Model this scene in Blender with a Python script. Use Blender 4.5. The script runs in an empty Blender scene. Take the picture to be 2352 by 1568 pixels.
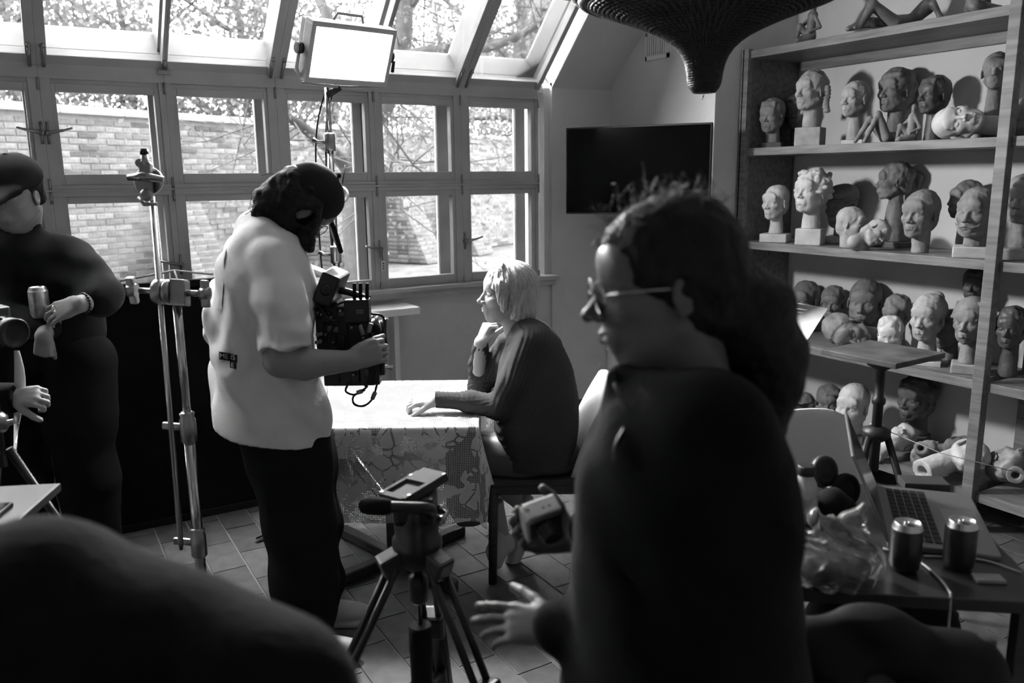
import bpy, bmesh, math, random
import numpy as np
from mathutils import Vector, Matrix
random.seed(7); rng = np.random.default_rng(7)
SC = bpy.context.scene
COL = SC.collection
# ------------------------------------------------------------------ camera
PXW, PXH, FPX, CAMH = 2352, 1568, 1905.0, 1.62
RC = np.array([[0.8600389, 0.1088908, -0.4984735], [-0.5101078, 0.16226, -0.8446666], [-0.0110941, 0.9807214, 0.195096]])
cam = bpy.data.objects.new('camera', bpy.data.cameras.new('camera')); COL.objects.link(cam)
cam.data.sensor_fit = 'HORIZONTAL'; cam.data.sensor_width = 36.0; cam.data.lens = 36.0*FPX/PXW
cam.data.clip_start = 0.02; cam.data.clip_end = 200
cam.matrix_world = Matrix([[*RC[0], 0], [*RC[1], 0], [*RC[2], CAMH], [0, 0, 0, 1]])
cam.data.dof.use_dof = True; cam.data.dof.focus_distance = 3.35; cam.data.dof.aperture_fstop = 2.9
SC.camera = cam
# ------------------------------------------------------------------ sky and exposure
W = bpy.data.worlds.new('overcast'); SC.world = W; W.use_nodes = True
bg = W.node_tree.nodes['Background']; bg.inputs[0].default_value = (1, 1, 1, 1); bg.inputs[1].default_value = 9.0
SC.view_settings.view_transform = 'Standard'; SC.view_settings.look = 'None'
SC.view_settings.exposure = 1.15; SC.view_settings.gamma = 1.0
SC.view_settings.use_curve_mapping = False
try:
    SC.cycles.use_denoising = True
    SC.cycles.max_bounces = 8; SC.cycles.transparent_max_bounces = 24
    SC.cycles.sample_clamp_indirect = 4.0; SC.cycles.caustics_reflective = False; SC.cycles.caustics_refractive = False
except Exception: pass
# ------------------------------------------------------------------ pixel helpers (direction only; distance from what a thing touches)
CC = np.array([0, 0, CAMH])
def ray(x, y): return RC @ np.array([(x-PXW/2)/FPX, -(y-PXH/2)/FPX, -1.0])
def atZ(x, y, z): r = ray(x, y); return CC + r*(z-CAMH)/r[2]
def atY(x, y, Y): r = ray(x, y); return CC + r*Y/r[1]
def atX(x, y, X): r = ray(x, y); return CC + r*X/r[0]
def J(x, y, d): return CC + ray(x, y)*d           # point at camera depth d
YAW = math.atan2(-RC[0][2], -RC[1][2])
UU = np.array([math.cos(YAW), -math.sin(YAW), 0.0]); VV = np.array([math.sin(YAW), math.cos(YAW), 0.0]); ZZ = np.array([0, 0, 1.0])
def uv(u, v, z=0.0): return UU*u + VV*v + ZZ*z    # room point: u to the photographer's right, v away from him
# ------------------------------------------------------------------ materials
MATS = {}
def M(name, g, rough=.6, spec=.3, metal=0.0, noise=None, bump=None, trans=0.0, coat=0.0, sheen=0.0):
    if name in MATS: return MATS[name]
    m = bpy.data.materials.new(name); m.use_nodes = True; MATS[name] = m
    nt = m.node_tree; b = nt.nodes['Principled BSDF']
    b.inputs['Base Color'].default_value = (g, g, g, 1); b.inputs['Roughness'].default_value = rough
    b.inputs['Specular IOR Level'].default_value = spec; b.inputs['Metallic'].default_value = metal
    if trans: b.inputs['Transmission Weight'].default_value = trans
    if coat: b.inputs['Coat Weight'].default_value = coat
    if sheen: b.inputs['Sheen Weight'].default_value = sheen
    tc = nt.nodes.new('ShaderNodeTexCoord')
    if noise:
        sc, amt = noise[0], noise[1]; stretch = noise[2] if len(noise) > 2 else (1, 1, 1)
        mp = nt.nodes.new('ShaderNodeMapping'); mp.inputs['Scale'].default_value = stretch
        nt.links.new(tc.outputs['Object'], mp.inputs[0])
        n = nt.nodes.new('ShaderNodeTexNoise'); n.inputs['Scale'].default_value = sc; n.inputs['Detail'].default_value = 5
        nt.links.new(mp.outputs[0], n.inputs['Vector'])
        r = nt.nodes.new('ShaderNodeValToRGB'); r.color_ramp.elements[0].position = .3; r.color_ramp.elements[1].position = .7
        lo, hi = max(0, g*(1-amt)), min(1, g*(1+amt))
        r.color_ramp.elements[0].color = (lo, lo, lo, 1); r.color_ramp.elements[1].color = (hi, hi, hi, 1)
        nt.links.new(n.outputs['Fac'], r.inputs[0]); nt.links.new(r.outputs[0], b.inputs['Base Color'])
    if bump:
        sc, st = bump[0], bump[1]
        n2 = nt.nodes.new('ShaderNodeTexNoise'); n2.inputs['Scale'].default_value = sc; n2.inputs['Detail'].default_value = 4
        nt.links.new(tc.outputs['Object'], n2.inputs['Vector'])
        bp = nt.nodes.new('ShaderNodeBump'); bp.inputs['Strength'].default_value = st; bp.inputs['Distance'].default_value = bump[2] if len(bump) > 2 else .004
        nt.links.new(n2.outputs['Fac'], bp.inputs['Height']); nt.links.new(bp.outputs[0], b.inputs['Normal'])
    return m
def emission(name, strength):
    m = bpy.data.materials.new(name); m.use_nodes = True; nt = m.node_tree
    nt.nodes.clear(); o = nt.nodes.new('ShaderNodeOutputMaterial'); e = nt.nodes.new('ShaderNodeEmission')
    e.inputs[1].default_value = strength; nt.links.new(e.outputs[0], o.inputs[0]); return m
def pane_mat(name, refl=.08, tint=.96):
    m = bpy.data.materials.new(name); m.use_nodes = True; nt = m.node_tree; nt.nodes.clear()
    o = nt.nodes.new('ShaderNodeOutputMaterial'); t = nt.nodes.new('ShaderNodeBsdfTransparent'); t.inputs[0].default_value = (tint, tint, tint, 1)
    g = nt.nodes.new('ShaderNodeBsdfGlossy'); g.inputs['Roughness'].default_value = .03
    f = nt.nodes.new('ShaderNodeFresnel'); f.inputs[0].default_value = 1.35
    mx = nt.nodes.new('ShaderNodeMixShader'); nt.links.new(f.outputs[0], mx.inputs[0]); nt.links.new(t.outputs[0], mx.inputs[1]); nt.links.new(g.outputs[0], mx.inputs[2])
    nt.links.new(mx.outputs[0], o.inputs[0]); return m
# ------------------------------------------------------------------ object helpers
def tag(o, label=None, cat=None, group=None, kind=None):
    if label: o['label'] = label
    if cat: o['category'] = cat
    if group: o['group'] = group
    if kind: o['kind'] = kind
    return o
def thing(name, label, cat, loc=(0, 0, 0), group=None):
    o = bpy.data.objects.new(name, None); COL.objects.link(o); o.location = Vector([float(c) for c in loc]); o.empty_display_size = .1
    return tag(o, label, cat, group)
def link(name, me, mat=None, parent=None, loc=None, rot=None):
    o = bpy.data.objects.new(name, me); COL.objects.link(o)
    if mat and not me.materials: me.materials.append(mat)
    if loc is not None: o.location = Vector([float(c) for c in loc])
    if rot is not None: o.rotation_euler = rot
    if parent is not None:
        o.parent = parent
        if parent.type == 'EMPTY' and loc is None:
            o.matrix_parent_inverse = Matrix.Translation(-parent.location)
        elif parent.type != 'EMPTY':
            pass
    return o
def npmesh(name, V, F, smooth=False):
    V = np.asarray(V, np.float32); F = np.asarray(F, np.int32); me = bpy.data.meshes.new(name)
    n, k = F.shape
    me.vertices.add(len(V)); me.vertices.foreach_set('co', V.ravel())
    me.loops.add(n*k); me.loops.foreach_set('vertex_index', F.ravel())
    me.polygons.add(n); me.polygons.foreach_set('loop_start', np.arange(0, n*k, k, dtype=np.int32))
    try: me.polygons.foreach_set('loop_total', np.full(n, k, np.int32))
    except Exception: pass
    if smooth: me.polygons.foreach_set('use_smooth', np.ones(n, bool))
    me.update(calc_edges=True); me.validate(); return me
class B:
    """collects boxes, tubes and lathes into one mesh"""
    def __init__(s): s.v = []; s.f = []; s.sm = []
    def _add(s, vs, fs, smooth=False):
        n = len(s.v); s.v += [tuple(float(c) for c in v) for v in vs]; s.f += [tuple(i+n for i in f) for f in fs]; s.sm += [smooth]*len(fs); return s
    def box(s, c, h, R=None, ch=0.0):
        c = np.asarray(c, float); h = np.asarray(h, float); R = np.eye(3) if R is None else np.asarray(R)
        if ch <= 0:
            pts = [c + R @ (h*np.array(p)) for p in ((-1,-1,-1),(1,-1,-1),(1,1,-1),(-1,1,-1),(-1,-1,1),(1,-1,1),(1,1,1),(-1,1,1))]
            return s._add(pts, [(3,2,1,0),(4,5,6,7),(0,1,5,4),(1,2,6,5),(2,3,7,6),(3,0,4,7)])
        bm = bmesh.new(); bmesh.ops.create_cube(bm, size=2)
        for v in bm.verts: v.co = Vector((v.co.x*h[0], v.co.y*h[1], v.co.z*h[2]))
        bmesh.ops.bevel(bm, geom=list(bm.edges), offset=ch, segments=2, profile=.6, affect='EDGES')
        bm.verts.ensure_lookup_table()
        pts = [c + R @ np.array(v.co) for v in bm.verts]; fs = [tuple(v.index for v in f.verts) for f in bm.faces]; bm.free()
        return s._add(pts, fs)
    def span(s, lo, hi, ch=0.0):
        lo = np.asarray(lo, float); hi = np.asarray(hi, float); return s.box((lo+hi)/2, abs(hi-lo)/2, None, ch)
    def tube(s, pts, r, n=10, cap=True, closed=False):
        P = [np.asarray(p, float) for p in pts]; m = len(P); rr = [r]*m if np.isscalar(r) else list(r)
        vs = []; prev = None
        for i in range(m):
            t = (P[(i+1) % m]-P[i-1]) if closed else (P[min(i+1, m-1)]-P[max(i-1, 0)])
            t = t/(np.linalg.norm(t)+1e-9)
            if prev is None:
                a = np.array([0, 0, 1.0]) if abs(t[2]) < .9 else np.array([1.0, 0, 0])
            else: a = prev
            a = a - t*np.dot(a, t); a /= np.linalg.norm(a)+1e-9; prev = a; b = np.cross(t, a)
            for k in range(n):
                th = 2*math.pi*k/n; vs.append(P[i] + rr[i]*(math.cos(th)*a+math.sin(th)*b))
        fs = []
        for i in range(m if closed else m-1):
            for k in range(n):
                fs.append((i*n+k, i*n+(k+1) % n, ((i+1) % m)*n+(k+1) % n, ((i+1) % m)*n+k))
        s._add(vs, fs, True)
        if cap and not closed:
            b0 = len(s.v)-m*n
            s.f += [tuple(b0+k for k in reversed(range(n))), tuple(b0+(m-1)*n+k for k in range(n))]; s.sm += [False, False]
        return s
    def lathe(s, c, prof, n=28, axis=None, cap=True, smooth=True):
        """prof: list of (radius, height along axis)"""
        c = np.asarray(c, float); ax = np.array([0, 0, 1.0]) if axis is None else np.asarray(axis, float)/np.linalg.norm(axis)
        a = np.array([1.0, 0, 0]) if abs(ax[0]) < .9 else np.array([0, 1.0, 0]); a = a-ax*np.dot(a, ax); a /= np.linalg.norm(a); b = np.cross(ax, a)
        vs = [c+ax*h+r*(math.cos(2*math.pi*k/n)*a+math.sin(2*math.pi*k/n)*b) for r, h in prof for k in range(n)]
        fs = [(i*n+k, i*n+(k+1) % n, (i+1)*n+(k+1) % n, (i+1)*n+k) for i in range(len(prof)-1) for k in range(n)]
        s._add(vs, fs, smooth)
        if cap:
            b0 = len(s.v)-len(prof)*n; m = len(prof)
            s.f += [tuple(b0+k for k in reversed(range(n))), tuple(b0+(m-1)*n+k for k in range(n))]; s.sm += [False, False]
        return s
    def prism(s, poly, lo, hi, fn):
        """poly 2-D outline, extruded lo..hi; fn(a, b, t) -> 3-D point"""
        n = len(poly); vs = [fn(a, b, lo) for a, b in poly]+[fn(a, b, hi) for a, b in poly]
        fs = [tuple(reversed(range(n))), tuple(range(n, 2*n))]+[(k, (k+1) % n, n+(k+1) % n, n+k) for k in range(n)]
        return s._add(vs, fs)
    def mesh(s, name='m'):
        me = bpy.data.meshes.new(name); me.from_pydata(s.v, [], s.f)
        me.polygons.foreach_set('use_smooth', s.sm); me.update(); return me
    def build(s, name, mat, parent=None): return link(name, s.mesh(name), mat, parent)
def rotz(a): c, s_ = math.cos(a), math.sin(a); return np.array([[c, -s_, 0], [s_, c, 0], [0, 0, 1.0]])
def rotx(a): c, s_ = math.cos(a), math.sin(a); return np.array([[1.0, 0, 0], [0, c, -s_], [0, s_, c]])
def roty(a): c, s_ = math.cos(a), math.sin(a); return np.array([[c, 0, s_], [0, 1.0, 0], [-s_, 0, c]])
RUV = np.stack([UU, VV, ZZ], 1)      # columns u, v, z
def nrm(v): v = np.asarray(v, float); return v/(np.linalg.norm(v)+1e-12)
def frame(x, zhint):
    x = nrm(x); y = nrm(np.cross(zhint, x)); return np.stack([x, y, np.cross(x, y)], 1)
def spline(pts, n=8):
    P = [np.asarray(p, float) for p in pts]; P = [2*P[0]-P[1]]+P+[2*P[-1]-P[-2]]; out = []
    for i in range(1, len(P)-2):
        for k in range(n):
            t = k/n; a, b, c, d = P[i-1:i+3]
            out.append(.5*((2*b)+(-a+c)*t+(2*a-5*b+4*c-d)*t*t+(-a+3*b-3*c+d)*t**3))
    out.append(P[-2]); return out
# ------------------------------------------------------------------ signed distance modelling (smooth bodies)
def snoise(P, f, seed=0):
    r = np.random.default_rng(seed); out = np.zeros(len(P), np.float32)
    for i in range(4):
        d = r.normal(size=3); d /= np.linalg.norm(d); ph = r.uniform(0, 6.28); d2 = r.normal(size=3); d2 /= np.linalg.norm(d2)
        out += np.sin(P @ (d*f*(1+.35*i)).astype(np.float32)+ph+1.5*np.sin(P @ (d2*f*.7).astype(np.float32)+ph*2)).astype(np.float32)
    return out*.25
class SDF:
    def __init__(s): s.ops = []
    def cone(s, a, b, ra, rb=None, k=.01, mode='+'):
        s.ops.append(('c', mode, k, np.asarray(a, np.float32), np.asarray(b, np.float32), float(ra), float(ra if rb is None else rb))); return s
    def chain(s, pts, rs, k=.01, mode='+'):
        for i in range(len(pts)-1): s.cone(pts[i], pts[i+1], rs[i], rs[i+1], k, mode)
        return s
    def ell(s, c, r, R=None, k=.01, mode='+'):
        s.ops.append(('e', mode, k, np.asarray(c, np.float32), np.asarray(r, np.float32), np.asarray(np.eye(3) if R is None else R, np.float32))); return s
    def box(s, c, h, rd=.005, R=None, k=.005, mode='+'):
        s.ops.append(('b', mode, k, np.asarray(c, np.float32), np.asarray(h, np.float32), np.asarray(np.eye(3) if R is None else R, np.float32), rd)); return s
    def plane(s, c, n, k=.005): s.ops.append(('p', '&', k, np.asarray(c, np.float32), nrm(n).astype(np.float32))); return s
    def noise(s, f, amp, seed=0, c=None, r=None): s.ops.append(('n', 'n', 0, f, amp, seed, c, r)); return s
    def folds(s, fn): s.ops.append(('f', 'n', 0, fn)); return s
    def push(s): s.ops.append(('push', '', 0)); return s
    def pop(s, k=.004, mode='+'): s.ops.append(('pop', mode, k)); return s
    def bounds(s):
        lo = np.full(3, 1e9); hi = -lo
        for o in s.ops:
            if o[1] in '-&n' : continue
            if o[0] == 'c':
                for p, r in ((o[3], o[5]), (o[4], o[6])): lo = np.minimum(lo, p-r); hi = np.maximum(hi, p+r)
            elif o[0] in 'eb':
                e = np.abs(o[5]) @ (o[4]+(o[6] if o[0] == 'b' else 0)); lo = np.minimum(lo, o[3]-e); hi = np.maximum(hi, o[3]+e)
        return lo, hi
    def __call__(s, P):
        d = np.full(len(P), 10.0, np.float32); st = []
        def comb(d, e, mode, k):
            if mode == '+':
                h = np.clip(.5+.5*(e-d)/k, 0, 1) if d is not None else None
                return e+(d-e)*h-k*h*(1-h)
            if mode == '-': e = -e
            h = np.clip(.5-.5*(e-d)/k, 0, 1)
            return e+(d-e)*h+k*h*(1-h)
        for o in s.ops:
            t = o[0]
            if t == 'push': st.append(d); d = np.full(len(P), 10.0, np.float32); continue
            if t == 'pop': d = comb(st.pop(), d, o[1], max(o[2], 1e-4)); continue
            if t == 'c':
                a, b = o[3], o[4]; ab = b-a; pa = P-a
                h = np.clip((pa @ ab)/(float(ab @ ab)+1e-12), 0, 1); q = pa-h[:, None]*ab
                e = np.sqrt(np.einsum('ij,ij->i', q, q))-(o[5]+(o[6]-o[5])*h)
            elif t == 'e':
                q = (P-o[3]) @ o[5]; k0 = np.sqrt(np.sum((q/o[4])**2, 1)); k1 = np.sqrt(np.sum((q/(o[4]**2))**2, 1))+1e-9
                e = k0*(k0-1)/k1
            elif t == 'b':
                q = np.abs((P-o[3]) @ o[5])-o[4]
                e = np.sqrt(np.sum(np.maximum(q, 0)**2, 1))+np.minimum(q.max(1), 0)-o[6]
            elif t == 'p': e = (P-o[3]) @ o[4]
            elif t == 'n':
                w = o[4]*snoise(P, o[3], o[5])
                if o[6] is not None: w = w*np.clip(1.5-np.linalg.norm(P-np.asarray(o[6], np.float32), axis=1)/o[7], 0, 1)
                d = d+w; continue
            elif t == 'f': d = d+o[3](P).astype(np.float32); continue
            d = comb(d, e.astype(np.float32), o[1], max(o[2], 1e-4))
        return d
    def surf(s, vox, pad=.012):
        lo, hi = s.bounds(); lo = lo-pad-2*vox; hi = hi+pad+2*vox; bs = 6
        nb = np.ceil((hi-lo)/(vox*bs)).astype(int); n = nb*bs
        bi = np.stack(np.meshgrid(*[np.arange(k) for k in nb], indexing='ij'), -1).reshape(-1, 3)
        cen = (lo+(bi*bs+(bs-1)/2)*vox).astype(np.float32)
        dc = np.concatenate([s(cen[i:i+60000]) for i in range(0, len(cen), 60000)])
        near = np.abs(dc) < vox*bs*.87*1.25+vox+pad*.35
        D = np.repeat(np.repeat(np.repeat(np.where(dc < 0, -1, 1).astype(np.float32).reshape(nb), bs, 0), bs, 1), bs, 2)
        off = np.stack(np.meshgrid(*[np.arange(bs)]*3, indexing='ij'), -1).reshape(-1, 3)
        nbk = bi[near]; ck = 250
        for i in range(0, len(nbk), ck):
            idx = (nbk[i:i+ck, None, :]*bs+off[None]).reshape(-1, 3)
            D[idx[:, 0], idx[:, 1], idx[:, 2]] = s((lo+idx*vox).astype(np.float32))
        return nets(D, lo, vox)
def nets(D, lo, vox):
    S = D < 0; c = [S[i:D.shape[0]-1+i, j:D.shape[1]-1+j, k:D.shape[2]-1+k] for i in (0, 1) for j in (0, 1) for k in (0, 1)]
    al = c[0].copy(); an = c[0].copy()
    for q in c[1:]: al &= q; an |= q
    act = an & ~al; ijk = np.argwhere(act); idx = np.full(act.shape, -1, np.int32); idx[act] = np.arange(len(ijk))
    corner = np.array([(i, j, k) for i in (0, 1) for j in (0, 1) for k in (0, 1)])
    val = np.stack([D[ijk[:, 0]+a, ijk[:, 1]+b, ijk[:, 2]+g] for a, b, g in corner], 1)
    acc = np.zeros((len(ijk), 3)); cnt = np.zeros(len(ijk))
    for a in range(8):
        for b in range(a+1, 8):
            if np.abs(corner[a]-corner[b]).sum() != 1: continue
            m = (val[:, a] < 0) != (val[:, b] < 0); t = val[:, a]/(val[:, a]-val[:, b]+1e-20)
            p = corner[a]+(corner[b]-corner[a])*t[:, None]; acc[m] += p[m]; cnt[m] += 1
    V = lo+(ijk+acc/np.maximum(cnt, 1)[:, None])*vox; F = []
    for ax in range(3):
        o1, o2 = [(1, 2), (2, 0), (0, 1)][ax]
        sl = [slice(None)]*3; sr = [slice(None)]*3; sl[ax] = slice(0, -1); sr[ax] = slice(1, None)
        ch = S[tuple(sl)] != S[tuple(sr)]; e = np.argwhere(ch)
        e = e[(e[:, o1] > 0) & (e[:, o2] > 0) & (e[:, o1] < D.shape[o1]-1) & (e[:, o2] < D.shape[o2]-1)]
        ins = S[e[:, 0], e[:, 1], e[:, 2]]
        def cell(d1, d2):
            q = e.copy(); q[:, o1] -= d1; q[:, o2] -= d2; return idx[q[:, 0], q[:, 1], q[:, 2]]
        f = np.stack([cell(1, 1), cell(0, 1), cell(0, 0), cell(1, 0)], 1)
        f[~ins] = f[~ins][:, ::-1]; F.append(f)
    return V.astype(np.float32), np.concatenate(F).astype(np.int32)
def sdf_obj(name, S, vox, mat, parent=None, extra=()):
    """one smooth mesh from one or more signed distance bodies"""
    Vs, Fs, n = [], [], 0
    for s, v in [(S, vox)]+list(extra):
        a, f = s.surf(v); Vs.append(a); Fs.append(f+n); n += len(a)
    return link(name, npmesh(name, np.concatenate(Vs), np.concatenate(Fs), True), mat, parent)

# ================================================================== the room
WY = 4.50; XR = 3.42; YST = 3.54; XB = 4.05; SA = math.radians(44.0)
XL, YB = -2.6, -2.4; ZS = 2.16; SLEN = 1.30
SD = np.array([0, -math.cos(SA), math.sin(SA)])             # up the glazed slope
SN = np.array([0, math.sin(SA), math.cos(SA)])              # out of the glazed slope
ZC = ZS+SLEN*math.sin(SA); YC = WY-SLEN*math.cos(SA)
plaster = M('plaster', .58, .85, .15, noise=(3, .06), bump=(9, .35, .02))
plaster_dark = plaster
paint = M('window_paint', .42, .5, .3, noise=(5, .1), bump=(40, .15, .002))
paint_lt = M('reveal_paint', .72, .6, .2)
grout = M('grout', .2, .9, .1)
def struct(o, label=None): o['kind'] = 'structure'; return o if not label else tag(o, label)
floor = struct(B().span((XL, YB, -.12), (XB+.2, WY+.25, -.004)).build('floor', grout), 'dark square-cut floor tiles with pale joints')
tile_mats = [M('tile_%d' % i, g, .42, .45, noise=(14, .3), bump=(30, .25, .002)) for i, g in enumerate((.072, .086, .104, .080))]
TW, TL = .1435, .287; cnt = 0
tm = [B().span((-TW/2+.003, -TL/2+.003, -.012), (TW/2-.003, TL/2-.003, 0), .002).mesh('tile') for i in range(4)]
for i in range(4): tm[i].materials.append(tile_mats[i])
tiles = []
for i in range(-12, 32):
    xc = .405+TW*(i+.5)
    if xc < -1.6 or xc > XB: continue
    for j in range(0, 18):
        yc = 4.43-TL*(j+.5)+(TL/2 if i % 2 else 0)
        if yc > WY or yc < .6: continue
        d = -(RC.T @ (np.array([xc, yc, 0])-CC)); px = PXW/2-FPX*d[0]/d[2]; py = PXH/2+FPX*d[1]/d[2]
        tiles.append((d[2], px, py, xc, yc))
seen = [t for t in tiles if -150 < t[1] < PXW+150 and t[2] < PXH+200]
seen.sort(key=lambda t: t[0])
vis = seen[:300]; rest = [t for t in tiles if t not in set(vis)]
for t in vis:
    o = link('floor_tile', tm[rng.integers(4)], None, floor, (t[3], t[4], -.0005+rng.uniform(-.0006, .0006)))
bb = B()
for t in rest: bb.span((t[3]-TW/2+.003, t[4]-TL/2+.003, -.012), (t[3]+TW/2-.003, t[4]+TL/2-.003, 0))
tag(bb.build('floor_tiles', tile_mats[0], floor), kind='stuff')
struct(B().span((XL, YB, ZC), (XB+.2, YC, ZC+.12)).build('ceiling', plaster_dark))
# window wall below the sill and beside the glazing
wf = B(); wf.span((XL, WY+.02, 0), (XB+.2, WY+.28, .965)); wf.span((2.965, WY, .0), (XR+.2, WY+.28, ZS+.03))
wf.span((2.925, WY+.03, .95), (2.97, WY+.28, ZS))
struct(wf.build('wall_window', plaster), 'rough grey plaster wall under the studio window')
sw = B(); a = np.array([2.965, WY, ZS+.02]); 
def slopebox(bq, x0, x1, s0, s1, n0, n1, ch=0):
    c = np.array([(x0+x1)/2, WY, ZS])+SD*(s0+s1)/2+SN*(n0+n1)/2
    bq.box(c, (abs(x1-x0)/2, abs(s1-s0)/2, abs(n1-n0)/2), np.stack([np.array([1.0, 0, 0]), SD, SN], 1), ch)
slopebox(sw, 2.965, XR+.2, 0, SLEN+.1, 0, .2)
struct(sw.build('wall_slope', plaster), 'sloping plaster strip beside the glass roof')
wr = B(); wr.span((XR, YST, 0), (XB+.2, WY+.2, ZC+.1)); wr2 = B().span((XB, YB, 0), (XB+.2, YST-.001, ZC+.1))
struct(wr2.build('wall_alcove', plaster), 'plaster wall behind the shelves')
struct(wr.build('wall_right', plaster), 'light plaster wall beside the shelves')
struct(B().span((XL-.2, YB, 0), (XL, WY+.2, ZC+.1)).build('wall_left', plaster_dark))
struct(B().span((XL-.2, YB-.2, 0), (XB+.2, YB, ZC+.1)).build('wall_back', plaster_dark))
dk = M('baseboard_tile', .05, .35, .5, noise=(12, .2))
bs_ = struct(B().span((XL, WY-.012, 0), (1.2, WY+.021, .115)).build('baseboard_window', dk))
bsx = np.arange(1.2, XR, .29)
for k, x in enumerate(bsx):
    B().span((x+.002, WY-.014, 0), (min(x+.288, XR-.001), WY+.021, .12), .002).build('baseboard_tile', dk, bs_)
bs2 = struct(B().span((XR-.004, YST, 0), (XR+.001, WY, .115)).build('baseboard_right', dk))
for k in range(3): B().span((XR-.016, YST+.02+.31*k, 0), (XR+.001, YST+.02+.31*k+.305, .12), .002).build('baseboard_tile', dk, bs2)
# white boxed panel low on the right wall by the corner
wp = thing('access_panel', 'white flat panel on the wall in the corner behind the chair', 'panel', (XR-.012, 4.2, .15))
white = M('white_paint', .62, .5, .3)
B().span((XR-.02, 3.9, .15), (XR, 4.47, .44), .004).build('cover', white, wp)
B().span((XR-.026, 3.88, .44), (XR, 4.485, .455), .002).build('edge_trim', paint_lt, wp)
# sill
sill = struct(B().span((XL, WY-.075, .965), (2.975, WY+.2, .992), .006).build('trim_1', paint), 'painted wooden window sill')
B().span((XL, WY-.045, .93), (2.965, WY+.02, .966), .004).build('sill_moulding', paint, sill)
# ------------------------------------------------------------------ windows: units 0.54 wide
glass = pane_mat('glass'); metal = M('old_brass', .30, .35, .5, .8); steel_d = M('dark_metal', .05, .4, .5, .6)
XP = [.158+.5405*i for i in range(-5, 6)]       # post centres; last one is the jamb at 2.86
def bar(bq, x0, x1, z0, z1, y0, y1): bq.span((x0, y0, z0), (x1, y1, z1), .003)
def handle(parent, x, z, side, y=WY-.012):
    h = B(); h.tube([(x, y+.008, z-.05), (x, y+.008, z+.05)], .007, 8); h.lathe((x, y+.01, z), [(.014, 0), (.014, .022), (.008, .03)], 12, (0, -1, 0))
    h.tube([(x, y-.02, z), (x+side*.06, y-.03, z+.012), (x+side*.10, y-.034, z+.024)], [.008, .007, .005], 8)
    return h.build('handle', metal, parent)
nwin = 0; WINS = []
for i in range(len(XP)-1):
    a, b = XP[i], XP[i+1]
    if b < -2.2: continue
    nwin += 1
    w = struct(B().span((a-.001, WY+.005, 1.5), (a+.001, WY+.007, 1.501)).build('window_%d' % nwin, paint), 'pair of painted casements in the studio window')
    thickL = .046 if i % 2 == 1 else .03; thickR = .046 if (i+1) % 2 == 1 else .03
    if i == len(XP)-2: thickR = .02
    st = B()
    for (x0, x1) in ((a, a+thickL), (b-thickR, b)):
        bar(st, x0, x1, .99, ZS-.005, WY-.004, WY+.05)
    st.build('post', paint, w)
    hd = B(); bar(hd, a, b, 2.085, ZS+.01, WY-.006, WY+.07); bar(hd, a, b, 2.06, 2.09, WY+.012, WY+.06); hd.build('head_rail', paint, w)
    mr = B(); bar(mr, a, b, 1.548, 1.602, WY-.008, WY+.05); bar(mr, a, b, 1.572, 1.581, WY-.02, WY); mr.build('middle_rail', paint, w)
    for row, (z0, z1) in enumerate(((.992, 1.55), (1.60, 2.065))):
        x0, x1 = a+thickL*.62, b-thickR*.62; fw = .034
        cs = B(); bar(cs, x0, x0+fw, z0, z1, WY+.006, WY+.052); bar(cs, x1-fw, x1, z0, z1, WY+.006, WY+.052)
        bar(cs, x0+fw, x1-fw, z0, z0+.052, WY+.006, WY+.052); bar(cs, x0+fw, x1-fw, z1-.036, z1, WY+.006, WY+.052)
        c = cs.build('casement', paint, w)
        B().span((x0+fw-.004, WY+.026, z0+.046), (x1-fw+.004, WY+.030, z1-.030)).build('pane', glass, c)
        # outer sash of the double window
        os_ = B(); bar(os_, x0-.03, x0+.035, z0, z1, WY+.185, WY+.225); bar(os_, x1-.04, x1+.03, z0, z1, WY+.185, WY+.225)
        bar(os_, x0, x1, z0-.02, z0+.03, WY+.185, WY+.225); bar(os_, x0, x1, z1-.02, z1+.06, WY+.185, WY+.225)
        c2 = os_.build('outer_casement', paint, w)
        B().span((x0+.03, WY+.203, z0+.025), (x1-.035, WY+.207, z1-.015)).build('pane', glass, c2)
    hg = B()
    for z in (1.0, 1.545, 1.605, 2.06): hg.tube([(b-.004, WY-.012, z-.028), (b-.004, WY-.012, z+.028)], .006, 8)
    hg.build('hinge', metal, w)
    WINS.append((w, a, b))
for w, a, b in WINS:
    if abs(a-XP[5]) < .01: handle(w, a-.012, 1.84, -1); handle(w, a+.014, 1.84, 1)
    if abs(a-XP[6]) < .01: handle(w, a, 1.20, -1)
    if abs(a-XP[8]) < .01: handle(w, a, 1.22, -1)
    if abs(a-XP[9]) < .01: handle(w, a+.01, 1.24, 1)
# outer reveal: head and base boards between the two glazings
rv = B(); rv.span((XL, WY+.04, .955), (2.93, WY+.30, .99)); rv.span((XL, WY+.05, ZS-.03), (2.93, WY+.26, ZS+.015))
struct(rv.build('trim_2', paint), 'pale boards between inner and outer sashes')
tg = thing('key_tag', 'small white paper tag hanging from the casement lock', 'tag', (XP[8]+.005, WY-.03, 1.1))
B().span((XP[8]-.008, WY-.034, 1.095), (XP[8]+.018, WY-.030, 1.155)).build('label_card', white, tg)
B().tube([(XP[8]+.004, WY-.03, 1.155), (XP[8]+.004, WY-.025, 1.21)], .0025, 6).build('string', steel_d, tg)
ink = M('ink', .03, .6); 
mk = B()
for k in range(3): mk.span((XP[8]+.0, WY-.0352, 1.105+.015*k), (XP[8]+.010, WY-.0338, 1.112+.015*k))
mk.build('writing', ink, tg)
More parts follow.
